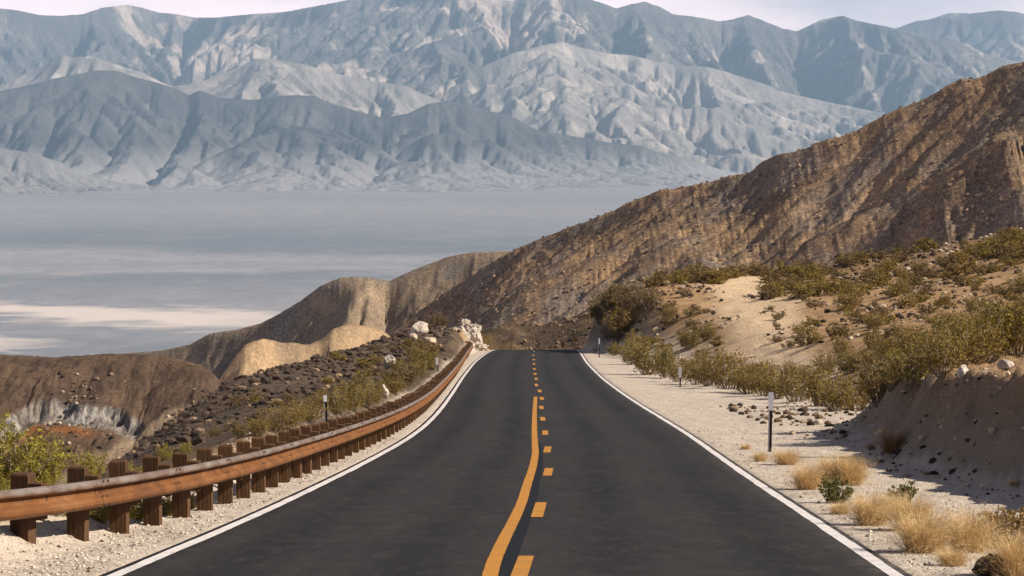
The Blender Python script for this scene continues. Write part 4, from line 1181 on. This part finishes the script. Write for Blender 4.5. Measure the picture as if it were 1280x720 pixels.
def joined(stem, Q, m1, m2, name):
    sv = np.array([v.co[:] for v in stem.vertices]); tri = [p.vertices[:] for p in stem.polygons]
    t3 = np.array([f for f in tri if len(f) == 3]); t4 = np.array([f for f in tri if len(f) == 4])
    V = np.concatenate([sv, Q[0]]); me = raw_mesh(name, V, [t3, t4, Q[1] + len(sv)])
    me.materials.append(m1); me.materials.append(m2)
    mi = np.zeros(len(me.polygons), np.int32); mi[len(t3) + len(t4):] = 1; me.polygons.foreach_set('material_index', mi); me.update()
    return me
def foliage(Q, mat):
    me = raw_mesh('foliage', *Q); me.materials.append(mat); return me
BIG = []
for k in range(7):
    st, Q = bush_mesh(900 + k, nstem=22, twigs=8, leaves=12, leaf=.022, jit=.055)
    st.materials.append(M_stem); BIG.append((st, foliage(Q, M_leaf), foliage(Q, M_leaf2)))
SMALL = []
for k in range(6):
    st, Q = bush_mesh(950 + k, nstem=10, twigs=5, leaves=11, leaf=.05, jit=.08, dome=True)
    SMALL.append((joined(st, Q, M_stem, M_leaf, 'bush'), joined(st, Q, M_stem, M_leaf2, 'bush')))
rb = random.Random(77)
def bush(px, base, hpx, label, group=None, mat=0, wf=1.0, D=None, big=True, g=None, proto=None, name='desert_bush', cat='bush', **kw):
    if g is None: g = hit(px, base) if D is None else None
    if D is not None:
        x = float(ray(px, base)[0]) * D; g = Vector((x, D, float(ground_z(x, D))))
    if g is None: return None
    h = hpx * g.y / FPX
    if big:
        e = empty(name, g + Vector((0, 0, -.02)), rb.uniform(0, 6.28)); e.scale = (h * wf, h * wf, h)
        pr = proto or BIG[rb.randrange(len(BIG))]
        for nm, me in (('stems', pr[0]), ('foliage', pr[1 + mat] if proto is None else pr[1])):
            o = link(nm, me); o.parent = e
        o = e
    else:
        o = link(name, SMALL[rb.randrange(len(SMALL))][mat]); o.location = g + Vector((0, 0, -.02 * h)); o.scale = (h * wf * 1.15, h * wf * 1.15, h); o.rotation_euler = (0, 0, rb.uniform(0, 6.28))
    return tag(o, label, cat, group)
ORD = ['first','second','third','fourth','fifth','sixth','seventh','eighth','ninth','tenth','eleventh','twelfth','thirteenth','fourteenth','fifteenth','sixteenth','seventeenth','eighteenth','nineteenth','twentieth']
row = [(766,446,24),(786,461,44),(806,468,46),(828,474,50),(848,478,44),(866,484,44),(884,486,42),(906,490,50),(930,494,50),(952,499,48),(975,503,52),(998,504,50),(1022,509,56),(1046,513,58),(1070,514,60),(1094,505,62),(1120,492,66),(1146,482,62),(1172,470,62)]
for k, (x, y, h) in enumerate(row):
    bush(x + rb.uniform(-5, 5), y - rb.uniform(0, 5), h * rb.uniform(.62, 1.05), f'olive roadside bush, {ORD[k]} in the row right of the road counting from the crest', 'olive bushes in the row along the right shoulder', 0, rb.uniform(.85, 1.25))
for k, (x, y, h) in enumerate([(1196,457,60),(1222,452,64),(1248,447,66),(1274,444,70)]):
    bush(x, y, h, f'tall olive bush, {ORD[k]} from the left of four on top of the right bank', 'tall bushes on the right bank', 0, 1.05)
for (x, y, h) in [(1004,478,34),(1032,470,36),(1060,468,38),(1086,458,40),(1112,452,42),(1142,446,44),(1168,440,42),(1200,430,44),(1232,424,44),(1262,414,46),(1290,404,46),(1180,416,34),(1240,400,36),(1130,428,34),(1090,434,30),(1052,446,28),(985,472,28),(958,470,26),(936,466,22),(904,458,22),(878,452,22),(1278,372,36),(1216,392,30)]:
    bush(x, y, h * rb.uniform(.6, .95), 'olive bush in the thicket behind the right roadside row', 'bushes of the thicket behind the right row', 0, rb.uniform(.95, 1.25))
for (x, y, h, m) in [(790,394,36,1),(766,390,34,1),(812,388,30,1),(750,402,34,1),(735,402,28,1),(778,420,36,0),(795,440,26,0),(770,428,30,1),(728,412,22,1)]:
    bush(x, y, h, 'large olive-brown bush clustered above the dark right cut', 'bushes above the dark cut', m, 1.15)
for (x, y, h, lab) in [(862,436,28,'dark olive bush standing alone left of the bare sand patch'),(884,424,22,'small dark bush with a rock at the left edge of the sand patch'),(838,398,18,'low olive bush below the rubble left of the sand patch'),
                       (1062,388,30,'dark olive bush alone on the tan earth in the middle of the right slope'),(1095,412,24,'olive bush on tan earth just below the lone middle bush'),(1128,368,20,'brownish bush on tan earth right of the lone middle bush')]:
    bush(x, y, h, lab, None, 0, 1.15)
def scatter_bush(n, fx, fy, h0, h1, label, group, mp=.35, wf=(1.0, 1.5), **kw):
    k = 0; tries = 0
    while k < n and tries < n * 4:
        tries += 1
        px = fx(rb); py = fy(rb, px); g = hit(px, py)
        if g is None or g.y > 325: continue
        bush(px, py, rb.uniform(h0, h1), label, group, 1 if rb.random() < mp else 0, rb.uniform(*wf), big=False, g=g, **kw); k += 1
top_edge = lambda x: np.interp(x, [745,800,870,930,1000,1130,1200,1280], [368,350,343,345,334,315,306,296])
scatter_bush(105, lambda r: r.uniform(960, 1300), lambda r, x: float(top_edge(x)) + 2 + 42 * r.random() ** 1.2, 9, 19, 'small olive-brown bush in the belt along the top of the right slope', 'bushes along the top of the right slope')
scatter_bush(26, lambda r: r.uniform(815, 905), lambda r, x: float(top_edge(x)) + 2 + 14 * r.random(), 10, 19, 'small bush along the skyline edge left of the sand patch', 'bushes above the sand patch rubble')
scatter_bush(14, lambda r: r.uniform(905, 985), lambda r, x: float(top_edge(x)) + 3 * r.random(), 8, 15, 'small bush at the upper end of the bare sand patch', 'bushes at the top of the sand patch')
scatter_bush(48, lambda r: r.uniform(985, 1290), lambda r, x: r.uniform(352, 445), 8, 20, 'small scrubby bush dotted on the tan earth of the right slope', 'small bushes on the tan right slope', .45)
scatter_bush(60, lambda r: r.uniform(960, 1290), lambda r, x: r.uniform(340, 450), 5, 12, 'low dry brownish shrub on the golden earth of the right slope', 'low dry shrubs on the right slope', 1.0, (1.2, 1.7), name='dry_shrub', cat='shrub')
scatter_bush(28, lambda r: r.uniform(770, 900), lambda r, x: r.uniform(355, 440), 5, 12, 'low dry shrub left of and below the sand patch', 'low dry shrubs left of the sand patch', .8, (1.1, 1.6), name='dry_shrub', cat='shrub')
scatter_bush(16, lambda r: r.uniform(620, 720), lambda r, x: r.uniform(424, 431), 4, 8, 'tiny shrub on the dark rubble beyond the crest', 'shrubs beyond the crest', .6, name='dry_shrub', cat='shrub')
# left side
for (x, y, h) in [(322,545,26),(338,540,30),(354,536,32),(372,530,30),(386,526,26),(424,518,34),(440,513,34),(456,508,32),(470,503,24),(398,510,22),(430,494,20),(450,486,18),(492,492,26),(506,482,28),(520,474,28),(534,462,24),(500,466,18),(518,452,18),(486,478,18),(540,446,16),(528,440,16),(510,438,15),(470,456,14),(410,482,14),(300,548,18),(270,546,14)]:
    bush(x, y, h, 'olive bush growing between the guardrail and the dark rocks', 'olive bushes behind the guardrail', 0 if rb.random() < .75 else 1, rb.uniform(1.0, 1.4))
for (x, y, h, lab) in [(548,404,20,'brown bush on the skyline left of the white outcrop'),(568,399,16,'low olive bush on top of the white outcrop slope'),(532,408,14,'small bush right of the flat-topped white boulder'),(556,404,18,'olive-brown bush behind the white outcrop')]:
    bush(x, y + 6, h, lab, None, 1, 1.2)
bush(604, 428, 20, 'green bush between the white outcrop and the road crest', None, 0, .8, D=262)
scatter_bush(28, lambda r: r.uniform(225, 540), lambda r, x: float(crest_left(x)) + 6 + r.random() * max(4, float(rail_top(x) - crest_left(x)) - 8), 7, 15, 'small scrubby bush among the dark rocks behind the guardrail', 'scrub among the dark left rocks', .5, name='dry_shrub', cat='shrub')

# yellow-green leafy bushes close behind the guardrail at the left edge
def leafy(seed, n=1): 
    st, Q = bush_mesh(seed, nstem=26, twigs=10, leaves=30, spread=.62, leaf=.014, low=.2, jit=.026)
    st.materials.append(M_stem); return (st, foliage(Q, M_leafy))
LEAFY = [leafy(1201), leafy(1202), leafy(1203)]
for k, (x, y, h, D, lab, wf) in enumerate([(14,690,112,36.5,'tall yellow-green leafy bush at the left frame edge behind the guardrail', .95), (56,684,66,37.5,'lower yellow-green bush beside the second guardrail post', .8),
        (110,676,44,38,'low leafy bush seen under the rail right of the first guardrail post', 1.3), (165,665,36,40.5,'small leafy bush under the rail between the second and third posts', 1.3), (-45,694,96,36,'yellow-green bush cut by the left frame edge', 1.0)]):
    bush(x, y, h, lab, 'yellow-green bushes behind the near guardrail', 0, wf, D=D, proto=LEAFY[k % 3])
for k, (x, y, h, D) in enumerate([(2,690,44,32.6),(22,690,42,33.0),(68,684,44,34.0),(86,682,40,34.4),(126,676,40,35.4),(143,672,36,36.0),(172,664,34,37.2),(206,660,30,39.0),(234,652,24,41.0)]):
    bush(x, y, h, f'low dark scrub seen under the rail, {ORD[k]} from the left frame edge', 'low scrub under the near rail', 0, 1.35, D=D, proto=LEAFY[k % 3])
for k, (x, y, h, D) in enumerate([(160,560,22,62),(205,566,22,66),(232,560,20,72)]):
    bush(x, y + 8, h, f'small yellow-green bush showing over the rail, {ORD[k]} from the left frame edge', 'small bushes over the near rail', 0, .9, D=D, proto=LEAFY[k])

def tuft_mesh(seed, n=1100, rad=.75, width=.0042, mat=None, stiff=.62):
    r = np.random.RandomState(seed)
    az = r.rand(n) * 6.283; rr0 = np.sqrt(r.rand(n)) * rad * .35
    ln = .55 + .5 * r.rand(n); tilt = np.abs(r.randn(n)) * stiff
    B = np.stack([np.cos(az) * rr0, np.sin(az) * rr0, np.full(n, -.03)], -1)
    az2 = az + r.randn(n) * .6
    T1 = B + np.stack([np.cos(az2) * np.sin(tilt), np.sin(az2) * np.sin(tilt), np.cos(tilt)], -1) * (ln * .55)[:, None]
    t2 = tilt + .25 + .5 * r.rand(n); az3 = az2 + r.randn(n) * .5
    T2 = T1 + np.stack([np.cos(az3) * np.sin(t2), np.sin(az3) * np.sin(t2), np.cos(t2)], -1) * (ln * .45)[:, None]
    side = np.stack([-np.sin(az2), np.cos(az2), 0 * az], -1) * width
    # side twigs near the tip give the fuzzy outline
    V = np.stack([B - side, B + side, T1 + side, T1 - side, T2], 1).reshape(-1, 3)
    i = np.arange(n) * 5
    q = np.stack([i, i + 1, i + 2, i + 3], -1); t = np.stack([i + 3, i + 2, i + 4], -1)
    m = n * 2
    src = r.randint(0, n, m); f = r.rand(m, 1); P = T1[src] * (1 - f) + T2[src] * f
    d = r.randn(m, 3) * .055; d[:, 2] = np.abs(d[:, 2]); sd = np.cross(d, r.randn(m, 3)); sd /= np.linalg.norm(sd, axis=1)[:, None] + 1e-9
    V2 = np.stack([P - sd * width * .8, P + sd * width * .8, P + d], 1).reshape(-1, 3)
    t2f = np.arange(m * 3).reshape(m, 3) + len(V)
    me = raw_mesh('blades', np.concatenate([V, V2]), [q, np.concatenate([t, t2f])]); me.materials.append(mat)
    return me
TUFT = [tuft_mesh(1300 + k, mat=M_straw) for k in range(4)]
TUFT_BR = tuft_mesh(1310, n=700, mat=M_straw_br)
def tuft(px, base, w, h, label, me=None):
    g = hit(px, base); k = g.y / FPX * 1.3
    o = link('dry_grass_tuft', me or TUFT[rb.randrange(4)]); o.location = g + Vector((0, 0, -.015))
    o.scale = (w * k / 1.25, w * k / 1.25, h * k / .92); o.rotation_euler = (0, 0, rb.uniform(0, 6.28))
    tag(o, label, 'grass tuft', 'dry grass tufts on the right shoulder')
tuft(950, 577, 18, 12, 'small straw tuft left of the foot of the tall delineator post')
tuft(983, 581, 34, 18, 'low straw tuft right of the foot of the tall delineator post')
tuft(1010, 612, 42, 30, 'rounded straw tuft left of the dark green shrub')
tuft(1040, 604, 44, 32, 'straw tuft directly behind the dark green shrub')
tuft(1064, 606, 42, 34, 'tall straw tuft right behind the dark green shrub')
tuft(1050, 643, 28, 15, 'little straw tuft in front of the dark green shrub')
tuft(1088, 657, 54, 38, 'large straw tuft between the two green shrubs')
tuft(1112, 650, 40, 30, 'straw tuft below the second green shrub')
tuft(1138, 664, 58, 42, 'broad straw tuft behind the two largest tufts')
tuft(1154, 691, 74, 48, 'largest straw tuft, left of the big pair near the road')
tuft(1212, 690, 66, 50, 'large straw tuft, right of the big pair near the road')
tuft(1190, 708, 40, 22, 'low straw tuft in front of the big pair')
tuft(1272, 722, 70, 52, 'straw tuft at the bottom right corner')
tuft(1268, 613, 16, 9, 'tiny straw tuft at the foot of the dark bank near the right edge')
tuft(932, 562, 12, 7, 'tiny straw tuft on gravel left of the tall delineator post')
tuft(1116, 566, 38, 26, 'russet dry shrub in the shade of the right bank', TUFT_BR)
tuft(1090, 563, 12, 9, 'tiny russet tuft at the shaded foot of the bank', TUFT_BR)
tuft(1050, 596, 20, 16, 'thin straw tuft behind the other tufts near the green sprigs')
st, Q = bush_mesh(1401, nstem=22, twigs=6, leaves=12, spread=.85, leaf=.042, low=.25, jit=.035, dome=True); st.materials.append(M_stem)
GREEN = (st, foliage(Q, M_green))
bush(1043, 629, 34, 'dark green spiky shrub beside the road among straw tufts', 'green shrubs on the right shoulder', 0, 1.0, proto=GREEN, name='green_shrub', cat='shrub')
bush(1130, 628, 26, 'smaller green shrub on gravel right of the straw tufts', 'green shrubs on the right shoulder', 0, 1.15, proto=GREEN, name='green_shrub', cat='shrub')
bush(1058, 598, 26, 'green sprigs growing out of a straw tuft', 'green shrubs on the right shoulder', 0, 1.0, proto=GREEN, name='green_shrub', cat='shrub')
st, Q = bush_mesh(1402, nstem=24, twigs=7, leaves=16, spread=.75, leaf=.040, low=.2, jit=.04, dome=True); st.materials.append(M_stem)
bush(1262, 684, 52, 'tan-leaved shrub over dark rock at the right frame edge', None, 0, 1.1, proto=(st, foliage(Q, leaf_mat('tan_leaves', (0.22,0.14,0.05), (0.46,0.31,0.13), (0.3,0.2,0.08)))), name='tan_shrub', cat='shrub')

# ------------------------------------------------------------------ tell look-alikes of one small group apart by their order from the left
ORD += ['twenty-first','twenty-second','twenty-third','twenty-fourth','twenty-fifth','twenty-sixth','twenty-seventh','twenty-eighth']
same = {}
for o in SC.objects:
    if o.parent is None and 'label' in o and o.get('kind') is None: same.setdefault(o['label'], []).append(o)
for lab, objs in same.items():
    if 1 < len(objs) <= len(ORD) and len(lab.split()) <= 12:
        objs.sort(key=lambda o: o.location.x / o.location.y)
        for k, o in enumerate(objs): o['label'] = f'{lab}, {ORD[k]} from the left'
